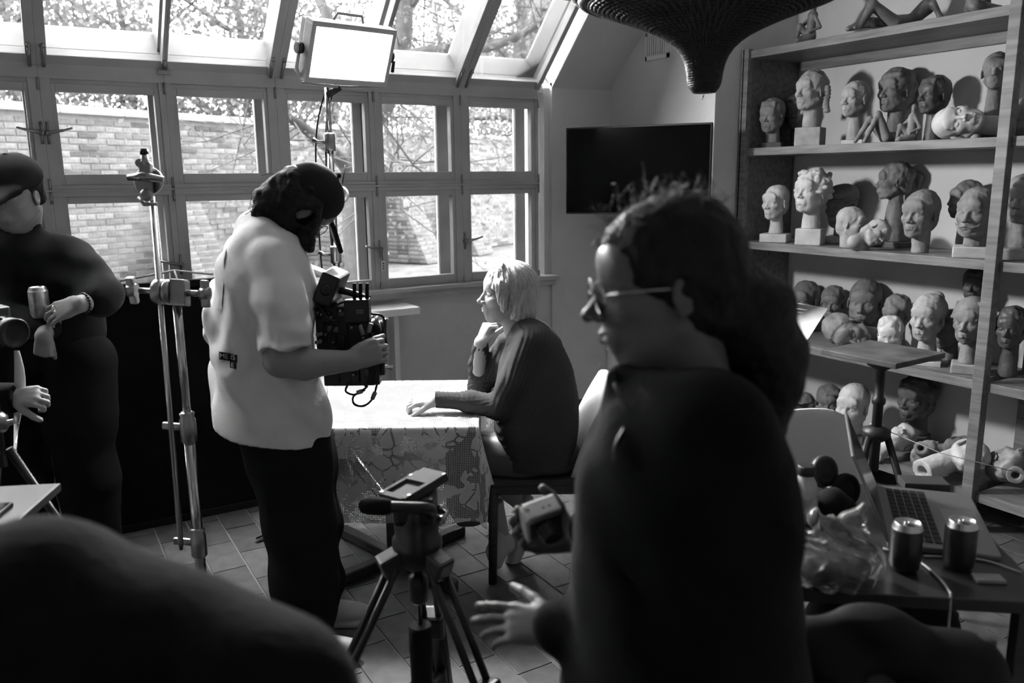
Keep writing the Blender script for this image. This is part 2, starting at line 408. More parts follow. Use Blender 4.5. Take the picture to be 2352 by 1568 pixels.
# ------------------------------------------------------------------ sloping glazing
SROWS = ((.03, .62), (.66, 1.26))
sg = 0
for i in range(len(XP)-1):
    a, b = XP[i], XP[i+1]
    if b < -2.2: continue
    sg += 1
    w = struct(B().span((a-.001, WY-.1, 2.3), (a+.001, WY-.099, 2.301)).build('window_%d' % (nwin+sg), paint), 'sloping roof glazing above the studio window')
    tL = .042 if i % 2 == 1 else .012; tR = .042 if (i+1) % 2 == 1 else .012
    if i == len(XP)-2: tR = .03
    pb = B(); slopebox(pb, a, a+tL, 0, SLEN, -.03, .03, .003); slopebox(pb, b-tR, b, 0, SLEN, -.03, .03, .003); pb.build('glazing_bar', paint, w)
    rb = B(); slopebox(rb, a, b, -.02, .045, -.012, .05, .003); slopebox(rb, a, b, .61, .655, -.012, .05, .003); slopebox(rb, a, b, 1.25, SLEN, -.012, .05, .003); rb.build('rail', paint, w)
    bt = B(); slopebox(bt, a, b, .03, .046, .04, .20); bt.build('bottom_board', paint, w)
    sd = B(); slopebox(sd, a, a+.02, 0, SLEN, .06, .20); slopebox(sd, b-.02, b, 0, SLEN, .06, .20); sd.build('outer_bar', paint, w)
    for s0, s1 in SROWS:
        p = B(); slopebox(p, a+tL-.004, b-tR+.004, s0, s1, .008, .012); p.build('pane', glass, w)
        p = B(); slopebox(p, a+.015, b-.015, s0, s1, .185, .189); p.build('pane', glass, w)
    if i % 2 == 1:
        hb = B()
        for q in (-.028, .028):
            c = np.array([a+q, WY, ZS])-SN*.036; hb.tube([c+SD*.0, c+SD*.11], .008, 8); hb.lathe(c+SD*.115, [(.010, -.01), (.011, .0), (.004, .01)], 10, SD)
        hb.build('bolt', metal, w)
    else:
        c = np.array([a, WY, ZS])-SN*.03; hb = B(); hb.lathe(c+SD*.02, [(.012, 0), (.012, .02), (.006, .05)], 10, SD); hb.span(c-np.array([.03, .012, .012]), c+np.array([.03, .005, .006]), .002); hb.build('bolt', metal, w)
# tall upper wall added out of view to keep sky light off the garden
hf_ = struct(B().span((-14, YC-.35, ZC+.12), (18, YC-.05, 11.5)).build('wall_added_shade', M('facade', .20, .9, .1, noise=(3, .2))), 'added unseen wall above the studio roof that shades the garden')
struct(B().span((-14, WY+.05, -.3), (XL-.2, WY+.3, ZC+.1)).build('wall_facade_west', MATS['facade'])); struct(B().span((XB+.2, WY+.05, -.3), (18, WY+.3, ZC+.1)).build('wall_facade_east', MATS['facade']))
struct(B().span((-14, YC-.35, ZC+.05), (XL-.2, WY+.3, ZC+.2)).build('roof_west', MATS['facade'])); struct(B().span((XB+.2, YC-.35, ZC+.05), (18, WY+.3, ZC+.2)).build('roof_east', MATS['facade']))
# ================================================================== the garden
gy = 4.9
grass = M('grass', .12, .9, .05, noise=(3, .35), bump=(25, .8, .05))
gd = struct(B().span((-20, WY+.3, -.5), (40, 45, -.02)).build('ground', grass), 'pale lawn outside the window')
# garden wall: from depth 8.2 (left) to far right
def gpt(px, d): q = J(px, 420, d); return np.array([q[0], q[1], 0.0])
WA = gpt(250, 11.0); WBp = gpt(1000, 17.4); wd = nrm(WBp-WA); wn = np.array([wd[1], -wd[0], 0]);
if wn[1] > 0: wn = -wn                                     # towards the house
brick_mats = [M('brick_%d' % i, g, .9, .1, noise=(18, .3), bump=(40, .4, .006)) for i, g in enumerate((.15, .18, .21, .165, .10))]
mortar = M('mortar', .27, .95, .05, noise=(12, .15), bump=(30, .5, .01))
stone = M('coping', .32, .9, .1, noise=(5, .2), bump=(20, .4, .01))
WH = 2.46; BL, BH = .262, .080
RW = np.stack([wd, -wn, ZZ], 1)
def wpt(s, out, z): return WA+wd*s+wn*out+ZZ*z
gw = thing('garden_wall', 'long weathered brick garden wall with pale coping', 'wall', wpt(0, 0, 0))
S0, S1 = -6.0, 11.5
B().box(wpt((S0+S1)/2, -.15, WH/2), ((S1-S0)/2, .144, WH/2), RW).build('mortar_bed', mortar, gw)
nst = int((S1-S0)/.9)
for k in range(nst):
    s = S0+.9*k; B().box(wpt(s+.45, -.14, WH+.045), (.446, .20, .05), RW, .012).build('coping_stone', stone, gw)
bm_ = []
for m in brick_mats:
    me = B().box((0, 0, 0), (BL/2-.006, .05, BH/2-.006), None, .006).mesh('brick'); me.materials.append(m); bm_.append(me)
cand = []
for r in range(int(WH/BH)):
    z = BH*(r+.5)
    for c in range(int((S1-S0)/BL)):
        s = S0+BL*(c+.5)+(BL/2 if r % 2 else 0); p = wpt(s, -.045, z); d = -(RC.T @ (p-CC))
        px = PXW/2-FPX*d[0]/d[2]; py = PXH/2+FPX*d[1]/d[2]
        vis_ = (0 < px < 1230) and py < 650 and not (470 < px < 760 and py > 400) and not (px < 100 and py > 370)
        cand.append((d[2] if vis_ else 1e3+d[2], s, z))
cand.sort(); RWm = Matrix(RW.tolist()).to_euler()
def wchoice(): return int(rng.choice(5, p=(.27, .3, .2, .15, .08)))
for q in cand[:300]:
    o = link('brick', bm_[wchoice()], None, gw); o.matrix_parent_inverse = Matrix.Identity(4); o.matrix_parent_inverse = Matrix.Translation(-gw.location)
    p = wpt(q[1], -.045+rng.uniform(-.006, .008), q[2]); o.location = Vector(p.tolist()); o.rotation_euler = RWm
rows = [B() for _ in brick_mats]
for q in cand[300:]: rows[wchoice()].box(wpt(q[1], -.045+rng.uniform(-.006, .008), q[2]), (BL/2-.006, .05, BH/2-.006), RW)
for k, bq in enumerate(rows): tag(bq.build('brick_courses', brick_mats[k], gw), kind='stuff')
# sloping buttresses
def buttress(px, py, label, w=.62, top=1.75, run=.95):
    q = atZ(px, py, .0); s = float((q-WA) @ wd)
    t = thing('buttress', label, 'buttress', wpt(s, 0, 0), 'buttresses of the garden wall')
    B().prism([(-.02, 0), (run, 0), (.0, top)], -w/2+.012, w/2-.012, lambda o_, z, l: wpt(s+l, o_, z)).build('core', brick_mats[4], t)
    n = int(top/BH)
    for r in range(n):
        z = BH*(r+.5); out = run*(1-(z+BH/2)/top)
        if out < .03: continue
        nb = 3; o0 = 0 if r % 2 else -.1
        for k in range(nb):
            l0 = -w/2+w*k/nb; 
            me = bm_[wchoice()]; p = wpt(s+l0+w/nb/2, out-.03+rng.uniform(-.01, .015), z)
            o = link('brick', me, None, t); o.matrix_parent_inverse = Matrix.Translation(-t.location); o.location = Vector(p.tolist()); o.rotation_euler = RWm; o.scale = (w/nb/BL, 1, 1)
        for k in range(int(out/.26)+1):
            for sd_ in (-1, 1):
                me = bm_[wchoice()]; ln = min(.26, out-.26*k)
                if ln < .05: continue
                p = wpt(s+sd_*(w/2-.035), .26*k+ln/2-.02, z); o = link('brick', me, None, t); o.matrix_parent_inverse = Matrix.Translation(-t.location); o.location = Vector(p.tolist())
                o.rotation_euler = (RWm.x, RWm.y, RWm.z+math.pi/2); o.scale = (ln/BL, .8, 1)
buttress(20, 640, 'brick buttress of the garden wall behind the man in the cap', top=1.9)
buttress(505, 610, 'brick buttress of the garden wall beside the cameraman', top=1.95)
buttress(905, 598, 'brick buttress of the garden wall next to the big tree', top=1.9)
buttress(1130, 585, 'brick buttress of the garden wall behind the last casement', top=1.85)
# brick chimney pier beyond the wall
ch = thing('chimney_pier', 'tall dark brick pier rising beyond the garden wall', 'pier', gpt(1240, 21))
cp = gpt(1240, 21.0); cm_ = M('chimney_brick', .12, .9, .1, noise=(9, .4), bump=(20, .5, .02))
cbm = [B().box((0, 0, 0), (.40, .40, .24), None, .03).mesh('stone') for _ in range(2)]
for q in cbm: q.materials.append(cm_)
for k in range(26):
    o = link('stone', cbm[k % 2], None, ch, (rng.uniform(-.04, .04), rng.uniform(-.03, .03), .25+.5*k)); o.rotation_euler = (0, 0, -YAW+rng.uniform(-.1, .1))
# trees
bark = M('bark', .10, .95, .1, noise=(10, .35, (1, 1, .2)), bump=(14, .8, .02))
leafm = []
for k, g in enumerate((.15, .20, .115)):
    m = bpy.data.materials.new('leaf_%d' % k); m.use_nodes = True; nt = m.node_tree; nt.nodes.clear(); o = nt.nodes.new('ShaderNodeOutputMaterial')
    d1 = nt.nodes.new('ShaderNodeBsdfDiffuse'); d1.inputs[0].default_value = (g, g, g, 1); d2 = nt.nodes.new('ShaderNodeBsdfTranslucent'); d2.inputs[0].default_value = (g, g, g, 1)
    mx = nt.nodes.new('ShaderNodeMixShader'); mx.inputs[0].default_value = .5; nt.links.new(d1.outputs[0], mx.inputs[1]); nt.links.new(d2.outputs[0], mx.inputs[2]); nt.links.new(mx.outputs[0], o.inputs[0]); leafm.append(m)
def leaves(name, centers, n, spread, size, mat, parent):
    c = np.asarray(centers); k = rng.integers(len(c), size=n); p = c[k]+rng.normal(size=(n, 3))*spread
    a = rng.normal(size=(n, 3)); a /= np.linalg.norm(a, axis=1)[:, None]; b = rng.normal(size=(n, 3)); b -= a*np.sum(a*b, 1)[:, None]; b /= np.linalg.norm(b, axis=1)[:, None]
    s = (size*rng.uniform(.6, 1.4, n))[:, None]; n3 = np.cross(a, b)*.25
    V = np.stack([p-a*s, p-b*s*.6+n3*s, p+a*s, p+b*s*.6+n3*s], 1).reshape(-1, 3); F = np.arange(4*n).reshape(n, 4)
    return tag(link(name, npmesh(name, V, F), mat, parent), kind='stuff')
def tree(name, label, base, limbs, nleaf, lspread, lsize, lm=0, grow=3, seed=1, group='garden trees'):
    r = np.random.default_rng(seed); t = thing(name, label, 'tree', base, group); tips = []
    for k, (pts, r0, r1) in enumerate(limbs):
        sp = spline(pts, 6); rr = [r0+(r1-r0)*i/(len(sp)-1) for i in range(len(sp))]
        B().tube(sp, rr, 9).build('trunk' if k == 0 else 'branch', bark, t)
        tw = B()
        for q in range(int(len(sp)*grow)):
            i = r.integers(len(sp)//3, len(sp)); p0 = sp[i]; d = nrm(r.normal(size=3)+np.array([0, 0, .15])); L = r.uniform(.5, 1.5)
            mid = p0+d*L*.5+r.normal(size=3)*.1; end = p0+d*L+r.normal(size=3)*.2; tw.tube([p0, mid, end], [.010, .007, .003], 5, False); tips += [mid, end]
            d2 = nrm(d+r.normal(size=3)*.8); e2 = mid+d2*L*.6; tw.tube([mid, (mid+e2)/2+r.normal(size=3)*.05, e2], [.006, .004, .002], 4, False); tips.append(e2)
        tag(tw.build('twigs', bark, t), kind='stuff')
    if nleaf: leaves('foliage', tips, nleaf, lspread, lsize, leafm[lm], t)
    return t
D1 = 9.5
tree('garden_tree', 'large leafy tree with a forked trunk in front of the garden wall', np.append(gpt(822, D1)[:2], 0), [
    ([np.append(gpt(822, D1)[:2], -.05), J(818, 520, D1), J(822, 400, D1), J(840, 300, D1), J(885, 235, D1), J(920, 120, D1), J(930, 20, D1), J(935, -150, D1)], .17, .09),
    ([J(820, 420, D1), J(770, 355, D1-.3), J(700, 295, D1-.6), J(640, 255, D1-.9), J(540, 200, D1-1)], .085, .03),
    ([J(860, 270, D1), J(800, 180, D1), J(760, 60, D1), J(700, -80, D1)], .09, .05),
    ([J(915, 130, D1), J(1010, 115, D1-.2), J(1120, 110, D1-.4), J(1230, 60, D1-.5), J(1320, -20, D1-.6)], .07, .03),
    ([J(935, 20, D1), J(1000, -90, D1), J(1080, -200, D1)], .08, .04),
    ([J(880, 340, D1-.5), J(915, 370, D1-1), J(950, 380, D1-1.4)], .035, .012)], 4200, .2, .028, 0, 1.3, 3)
tree('garden_tree', 'leafy tree with a bent limb at the end of the garden wall', np.append(gpt(1300, 13)[:2], 0), [
    ([np.append(gpt(1300, 13)[:2], -.05), J(1290, 440, 13), J(1235, 330, 13), J(1195, 275, 13), J(1180, 200, 13), J(1200, 60, 13), J(1170, -120, 13)], .17, .08),
    ([J(1195, 275, 13), J(1120, 270, 12.8), J(1030, 285, 12.6), J(960, 320, 12.4)], .05, .012),
    ([J(1185, 150, 13), J(1090, 60, 13), J(1000, -20, 13)], .06, .03)], 4800, .3, .036, 1, 1.2, 4)
for k, (px, d, lab) in enumerate(((40, 14.2, 'leafy tree beyond the garden wall behind the man in the cap'), (300, 15.8, 'leafy tree beyond the garden wall above the grip stand'), (560, 16.5, 'leafy tree beyond the garden wall above the cameraman'), (760, 19, 'leafy tree beyond the garden wall left of the lamp stand pole'), (1010, 22, 'leafy tree beyond the garden wall above the seated woman'), (1180, 24, 'leafy tree beyond the wall right of the brick pier'))):
    b0 = gpt(px, d); limbs = [([b0, b0+ZZ*1.6, b0+ZZ*3.4+UU*.2, b0+ZZ*6], .14, .04)]
    for q in range(7):
        an = q*2.4+k; z0 = 1.7+.45*q; dd = math.cos(an)*UU+math.sin(an)*VV*.6
        limbs.append(([b0+ZZ*z0, b0+ZZ*(z0+.5)+dd*.9, b0+ZZ*(z0+1.1)+dd*1.7], .05, .015))
    tree('garden_tree', lab, b0, limbs, 7500, .36, .055, k % 3, 1.0, 20+k, 'trees beyond the garden wall')

# ================================================================== heads
def head(S, o, R, sc, jaw=1.0, nose=1.0, brow=1.0, lips=1.0, cheek=1.0, closed=False, ears=True, eyes=True, eye=1.0, crown=1.0, smile=0.0, chin=1.0, wide=1.0):
    """face looks along -y of R; z up; sc = chin-to-crown height; o = middle of the head"""
    o = np.asarray(o, float); R = np.asarray(R, float)
    def P(x, y, z): return o+R @ (np.array([x*wide, y, z-.5])*sc)
    def c(a, b, ra, rb=None, k=.02, mode='+'): S.cone(P(*a), P(*b), ra*sc, (ra if rb is None else rb)*sc, k*sc, mode)
    def e(p, r, k=.03, mode='+', rot=None): S.ell(P(*p), np.array([r[0]*wide, r[1], r[2]])*sc, R if rot is None else R @ rot, k*sc, mode)
    e((0, .09, .66), (.325, .405, .345*crown), .05)
    e((0, -.10, .40), (.262*jaw, .285, .37), .08)
    e((0, -.10, .20), (.225*jaw, .23, .17), .08)
    e((0, -.255*chin, .075), (.10*jaw, .085, .075), .07)
    for s in (-1, 1):
        e((s*.165, -.235, .41), (.095*cheek, .10, .085), .07)
        c((s*.235*jaw, .02, .27), (s*.12*jaw, -.20, .10), .075, .06, .07)
    e((0, -.30, .66), (.24, .09, .14), .08)
    for s in (-1, 1):
        e((s*.135, -.395, .505), (.088, .075, .052), .045, '-')
        e((s*.05, -.43, .475), (.03, .05, .05), .03, '-')
    for s in (-1, 1): c((s*.045, -.345, .565), (s*.215, -.285, .565), .032*brow, .024*brow, .04)
    c((0, -.345, .545), (0, -.43*(.5+.5*nose), .375), .030, .040, .028)
    e((0, -.452*(.6+.4*nose), .365), (.042, .042, .038), .03)
    for s in (-1, 1): e((s*.052, -.40*(.8+.2*nose), .350), (.034, .045, .032), .02)
    for s in (-1, 1): e((s*.022, -.425, .327), (.012, .018, .012), .008, '-')
    if eyes:
        for s in (-1, 1):
            e((s*.130, -.292, .493), (.066*eye, .062, .056*eye), .008)
            if closed:
                c((s*.075, -.338, .482), (s*.13, -.352, .474), .012, .013, .01); c((s*.13, -.352, .474), (s*.19, -.32, .484), .013, .010, .01)
            else:
                c((s*.070, -.330, .500), (s*.128, -.350, .527), .011, .014, .008); c((s*.128, -.350, .527), (s*.198, -.310, .502), .014, .010, .008)
                c((s*.075, -.330, .490), (s*.130, -.345, .462), .009, .011, .012); c((s*.130, -.345, .462), (s*.195, -.31, .492), .011, .009, .012)
    e((0, -.335, .215), (.12*jaw, .065, .10), .05)
    for s in (-1, 1):
        c((0, -.398, .238), (s*.092, -.345, .222+.012*smile), .021*lips, .010, .014)
        c((0, -.388, .196), (s*.082, -.343, .212+.012*smile), .025*lips, .011, .014)
    for s in (-1, 1): c((0, -.418, .218), (s*.10, -.358, .217+.014*smile), .006, .005, .008, '-')
    c((-.05, -.385, .145), (.05, -.385, .145), .022, .022, .03, '-')
    c((0, -.425, .285), (0, -.412, .262), .011, .010, .012, '-')
    if ears:
        for s in (-1, 1):
            q = rotz(s*.35) @ rotx(.12)
            e((s*.318, .055, .465), (.030, .085, .120), .018, '+', q)
            e((s*.350, .040, .470), (.022, .050, .075), .015, '-', q)
            e((s*.330, .035, .375), (.020, .038, .038), .015, '+', q)
    return P, c, e
def neck(S, P, c, L=.45, r=.19, r2=.21, lean=.05, k=.06):
    c((0, .13, .22), (0, .15+lean, -L), r, r2, k)
def hair_cap(S, o, R, sc, line=.62, front=-.27, thick=.03, seed=0, amp=.012, freq=60, back=.1, side=.36, wide=1.0):
    """shell of hair with its own hairline and strand relief"""
    o = np.asarray(o, float); P = lambda x, y, z: o+R @ (np.array([x*wide, y, z-.5])*sc)
    S.push(); S.ell(P(0, .10, .665), np.array([(.325+thick)*wide, .405+thick, .345+thick])*sc, R, .01)
    S.ell(P(0, .22, .42), np.array([.27*wide, .28, .34])*sc, R, .06*sc)
    S.noise(freq/sc*.24, amp*1.6*sc, seed); S.noise(freq/sc*.55, amp*.8*sc, seed+3)
    S.plane(P(0, front, line), R @ np.array([0, -1, -.62]), .02*sc)
    S.plane(P(0, 0, back), R @ np.array([0, .1, -1.0]), .02*sc); S.pop(.012*sc)
def rot_head(yaw_left=0.0, pitch=0.0, roll=0.0):
    """0 = facing the photographer; positive yaw turns the face to the photographer's left"""
    base = np.stack([UU, VV, ZZ], 1)
    return base @ rotz(-math.radians(yaw_left)) @ rotx(math.radians(pitch)) @ roty(math.radians(roll))
# ================================================================== the shelves
wood = M('shelf_wood', .15, .5, .3, noise=(7, .35, (6, .6, 6)), bump=(30, .15, .002))
XF = 3.62; SHZ = [.185, .70, 1.237, 1.762, 2.292]; BY0, BY1 = 2.05, 3.53
bc = thing('bookcase', 'tall dark wooden shelving unit against the right wall', 'bookcase', (XF+.2, 2.8, 0))
for z in SHZ:
    B().span((XF, BY0, z-.042), (XB-.01, BY1-.02, z), .003).build('shelf', wood, bc)
    B().span((XF, .75, z-.042), (XB-.01, BY0-.05, z), .003).build('shelf', wood, bc)
B().span((XF-.02, BY1-.022, 0), (XB-.005, BY1, 2.30), .003).build('end_panel', wood, bc)
B().span((XF-.02, BY1-.05, 0), (XF+.02, BY1-.008, 2.30), .003).build('post', wood, bc)
for y0 in (BY0-.05, .70): 
    B().span((XF-.028, y0, 0), (XF+.022, y0+.05, 3.0), .003).build('post', wood, bc)
    B().span((XB-.06, y0, 0), (XB-.01, y0+.05, 2.30), .003).build('post', wood, bc)
B().span((XB-.035, BY0, 2.20), (XB-.012, BY1-.05, 2.252), .003).build('back_rail', wood, bc)
# ================================================================== busts
pl_w = M('plaster_white', .47, .75, .2, noise=(16, .16), bump=(60, .5, .003))
pl_g = M('plaster_grey', .31, .75, .2, noise=(14, .25), bump=(50, .6, .003))
pl_s = M('plaster_stone', .20, .8, .2, noise=(16, .3), bump=(55, .7, .003))
clay_d = M('clay_dark', .085, .5, .4, noise=(14, .3), bump=(50, .5, .003))
clay_m = M('clay_mid', .17, .6, .3, noise=(14, .3), bump=(50, .6, .003))
bron = M('patina_bronze', .13, .5, .4, noise=(18, .45), bump=(40, .6, .004))
def bust(name, label, box, X, z0, mat, yaw, pitch=0, roll=0, plinth=None, pmat=None, hair=None, nk=.42, group='sculpted heads on the shelves', face={}, extra=None, sit=True, nr=.19, nr2=.21, ap=.80):
    """box = (x centre, top y, chin y) of the head in the photograph at wall distance X; stands on the shelf at z0"""
    px, yt, yc = box; mid = atX(px, (yt+yc)/2, X); yaw = yaw+.85*math.degrees(math.atan((px-PXW/2)/FPX)); R_ = rot_head(yaw, pitch, roll)
    dep = -(RC.T @ (mid-CC))[2]; sc = (yc-yt)/FPX*dep*.985
    t = thing(name, label, 'sculpture', (mid[0], mid[1], z0), group)
    S = SDF(); P, c, e = head(S, mid, R_, sc, **face)
    if sit:
        ph = plinth[1] if plinth else .012
        nb = mid-R_ @ np.array([0, -.15, .42])*sc; bot = np.array([mid[0], mid[1], z0+ph-.004]); bot = bot+(nb-mid)*np.array([.8, .8, 0])
        S.cone(mid+R_ @ np.array([0, .12, -.25])*sc, bot, nr*sc, nr2*sc*1.05, .06*sc)
    else:
        S.cone(P(0, .12, .25), P(0, .16, -nk), nr*sc, nr2*sc, .06*sc); S.plane(P(0, .16, -nk*.93), R_ @ np.array([0, 0, -1.0]), .01*sc)
    if hair: hair(S, mid, R_, sc, P, c, e)
    if extra: extra(S, mid, R_, sc, P, c, e)
    S.noise(55, .0018, 5); S.noise(150, .0012, 8)
    if sit: S.plane((0, 0, z0+(plinth[1] if plinth else 0)), (0, 0, -1), .002)
    sdf_obj('head', S, max(.0034, sc/66), mat, t)
    if plinth:
        w, h = plinth; q = B().box(np.array([bot[0], bot[1], z0+h/2]), (w/2, w/2*.9, h/2), RUV @ rotz(math.radians(-yaw*.6)), min(.006, h*.15)); q.build('plinth', pmat or mat, t)
    return t
# hair styles
def h_cap(**k): return lambda S, o, R, sc, P, c, e: hair_cap(S, o, R, sc, **k)
def h_bangs(S, o, R, sc, P, c, e):
    hair_cap(S, o, R, sc, line=.60, front=-.30, thick=.035, amp=.008, freq=70)
    for i in range(9):
        x = -.22+.055*i; c((x*.9, -.20, .90), (x, -.345+.9*x*x, .635), .035, .026, .012)
def h_braids(S, o, R, sc, P, c, e):
    hair_cap(S, o, R, sc, line=.70, front=-.26, thick=.045, amp=.02, freq=40)
    for s in (-1, 1):
        for i in range(8): e((s*(.36+.02*math.sin(i)), .20+.01*i, .60-.085*i), (.090, .10, .060), .012)
    for i in range(9):
        a = -1.3+i*.32; e((.30*math.sin(a), -.12+.1*abs(a), .93-.10*a*a*.6), (.07, .09, .06), .02)
def h_wavy(S, o, R, sc, P, c, e):
    hair_cap(S, o, R, sc, line=.76, front=-.25, thick=.05, amp=.03, freq=34)
    r = np.random.default_rng(3)
    for i in range(26):
        a = r.uniform(-2.6, 2.6); z = r.uniform(.38, .98); rad = .36*math.sqrt(max(.05, 1-(z-.6)**2*2.6)); y = .12+rad*math.cos(math.pi-a)*-1.0
        if y < -.18: continue
        e((rad*1.05*math.sin(a), y, z), (r.uniform(.06, .1),)*2+(r.uniform(.05, .08),), .02)
    for i in range(7): e((-.25+.085*i, -.23+.03*abs(i-3), .92+.02*(i % 2)), (.06, .07, .06), .02)
def h_bun(S, o, R, sc, P, c, e):
    hair_cap(S, o, R, sc, line=.74, front=-.24, thick=.018, amp=.008, freq=80)
    e((0, .40, .90), (.17, .15, .15), .03); 
def h_pony(S, o, R, sc, P, c, e):
    hair_cap(S, o, R, sc, line=.70, front=-.24, thick=.03, amp=.012, freq=60); c((0, .45, .78), (0, .66, .62), .08, .11, .03); c((0, .66, .62), (0, .66, .35), .11, .05, .03)
def h_short(S, o, R, sc, P, c, e): hair_cap(S, o, R, sc, line=.68, front=-.27, thick=.03, amp=.016, freq=50)
def h_side(S, o, R, sc, P, c, e):
    hair_cap(S, o, R, sc, line=.66, front=-.28, thick=.045, amp=.018, freq=44); c((-.05, -.30, .82), (.24, -.20, .84), .07, .08, .03)
def h_cloche(S, o, R, sc, P, c, e):
    hair_cap(S, o, R, sc, line=.56, front=-.30, thick=.05, amp=.004, freq=30, back=.2)
    for i in range(11):
        x = -.30+.06*i; c((x*.85, -.10, .93), (x, -.345+1.1*x*x, .60), .04, .034, .012)
def h_hat(S, o, R, sc, P, c, e): e((0, .06, .80), (.37, .45, .26), .02); e((0, .0, .70), (.40, .50, .06), .02)
def h_moust(S, o, R, sc, P, c, e):
    for s in (-1, 1):
        c((0, -.425, .262), (s*.13, -.375, .225), .034, .03, .015); c((s*.13, -.375, .225), (s*.20, -.33, .245), .026, .018, .012); c((s*.20, -.33, .245), (s*.235, -.31, .30), .016, .010, .01)
    hair_cap(S, o, R, sc, line=.86, front=-.14, thick=.01, amp=.006, freq=70)
def h_curls(S, o, R, sc, P, c, e):
    hair_cap(S, o, R, sc, line=.66, front=-.27, thick=.04, amp=.03, freq=46)
Z1, Z2, Z3, Z4 = SHZ[3], SHZ[2], SHZ[1], SHZ[0]
fr, bk = 3.72, 3.90
# second shelf from the top
bust('child_bust', 'small grey child head with straight fringe at the end of the second shelf', (1772, 228, 304), 3.74, Z1, pl_s, 28, 3, 0, (.11, .030), clay_d, h_bangs, nr=.17)
bust('woman_bust', 'pale head of a woman with long braids on a tall rough plinth', (1861, 166, 254), 3.72, Z1, pl_g, 42, -4, 0, (.135, .098), pl_g, h_braids)
bust('dark_bust', 'dark head hidden behind the woman with braids', (1833, 215, 298), 3.93, Z1, clay_d, 20, 0, 0, None, None, h_short)
bust('woman_bust', 'slim grey female head with smooth swept-back hair and long neck', (1962, 188, 269), 3.74, Z1, pl_g, 40, -3, 0, (.105, .022), pl_w, h_short, nr=.155, face=dict(jaw=.92))
bust('dark_bust', 'dark male head with side-parted hair standing at the back under a shadow', (2056, 160, 258), 3.92, Z1, clay_m, 42, -2, 0, None, None, h_side)
bust('dark_bust', 'dark head of a youth with short fringe behind the sleeping white head', (2143, 176, 262), 3.88, Z1, clay_d, 44, -3, 0, None, None, h_bangs)
bust('gaunt_bust', 'gaunt bald grey male head with a long neck beside the shelf post', (2288, 120, 208), 3.90, Z1, pl_s, 8, -6, 0, (.085, .09), clay_m, h_cap(line=.8, front=-.2, thick=.012), nr=.16, face=dict(jaw=.9, cheek=1.2, brow=1.3))
bust('grey_bust', 'grey head on the second shelf past the shelf post', (2350, 228, 300), 3.72, Z1, clay_m, 24, 0, 0, (.13, .03), clay_d, h_short)
# third shelf
bust('woman_bust', 'smooth white bald female head on a flat white base', (1780, 426, 504), 3.70, Z2, pl_w, 38, 0, 0, (.15, .048), pl_w, h_cap(line=.80, front=-.18, thick=.012, amp=.006), nr=.15, face=dict(jaw=.9))
bust('woman_bust', 'pale head of a woman with big windblown wavy hair on a square plinth', (1862, 392, 490), 3.70, Z2, pl_w, 38, -6, 0, (.135, .088), pl_w, h_wavy, nr=.17)
bust('hat_bust', 'dark capped head behind the woman with wavy hair', (1932, 428, 522), 3.92, Z2, clay_m, 36, 4, 0, (.16, .04), pl_g, h_hat)
def h_tail(S, o, R, sc, P, c, e): h_pony(S, o, R, sc, P, c, e)
bust('ponytail_bust', 'dark profile head with ponytail on a tall curved neck', (2052, 374, 458), 3.92, Z2, clay_m, 78, -2, 0, (.18, .03), clay_d, h_pony, nr=.16, nr2=.34)
bust('man_bust', 'grey bald man head with a long face on a rough neck', (2113, 437, 546), 3.72, Z2, pl_s, 32, 0, 0, None, None, h_cap(line=.78, front=-.2, thick=.012, amp=.006), nr=.185, nr2=.17, face=dict(jaw=1.02, lips=.9))
bust('dark_bust', 'dark head tucked behind the man with the moustache', (2216, 416, 502), 3.93, Z2, clay_m, 60, -4, 0, None, None, h_short)
bust('moustache_bust', 'grey head of an old man with a curled moustache', (2240, 430, 546), 3.71, Z2, pl_s, 26, 0, 0, (.17, .05), pl_w, h_moust, face=dict(jaw=1.06, brow=1.4, nose=1.15), nr=.2)
bust('grey_bust', 'grey head with parted hair just past the shelf post', (2348, 405, 512), 3.76, Z2, pl_s, 20, 0, 0, (.16, .05), pl_g, h_side)
# kissing pair
kp = thing('kissing_pair', 'pair of grey heads, one kissing the other sleeping one', 'sculpture', atX(1980, 560, 3.72)*np.array([1, 1, 0])+ZZ*Z2)
q = atX(1958, 515, 3.73); S = SDF(); R_ = rot_head(-42, 6, 6); P, c, e = head(S, q, R_, .168, closed=True); hair_cap(S, q, R_, .168, line=.72, front=-.24, thick=.025, amp=.012)
S.cone(P(0, .12, .2), np.array([q[0]-.005, q[1]+.01, Z2]), .034, .045, .01); S.plane((0, 0, Z2), (0, 0, -1), .002); sdf_obj('upright_head', S, .003, pl_g, kp)
q = atX(2013, 536, 3.69); S = SDF(); R_ = rot_head(-20, 20, 62); P, c, e = head(S, q, R_, .150, closed=True); hair_cap(S, q, R_, .150, line=.76, front=-.22, thick=.02, amp=.01)
S.cone(P(0, .12, .2), P(0, .16, -.25), .03, .033, .01); S.cone(P(0, .16, -.2), np.array([q[0]-.03, q[1]+.06, Z2]), .033, .04, .01); S.plane((0, 0, Z2), (0, 0, -1), .002); sdf_obj('resting_head', S, .003, pl_g, kp)
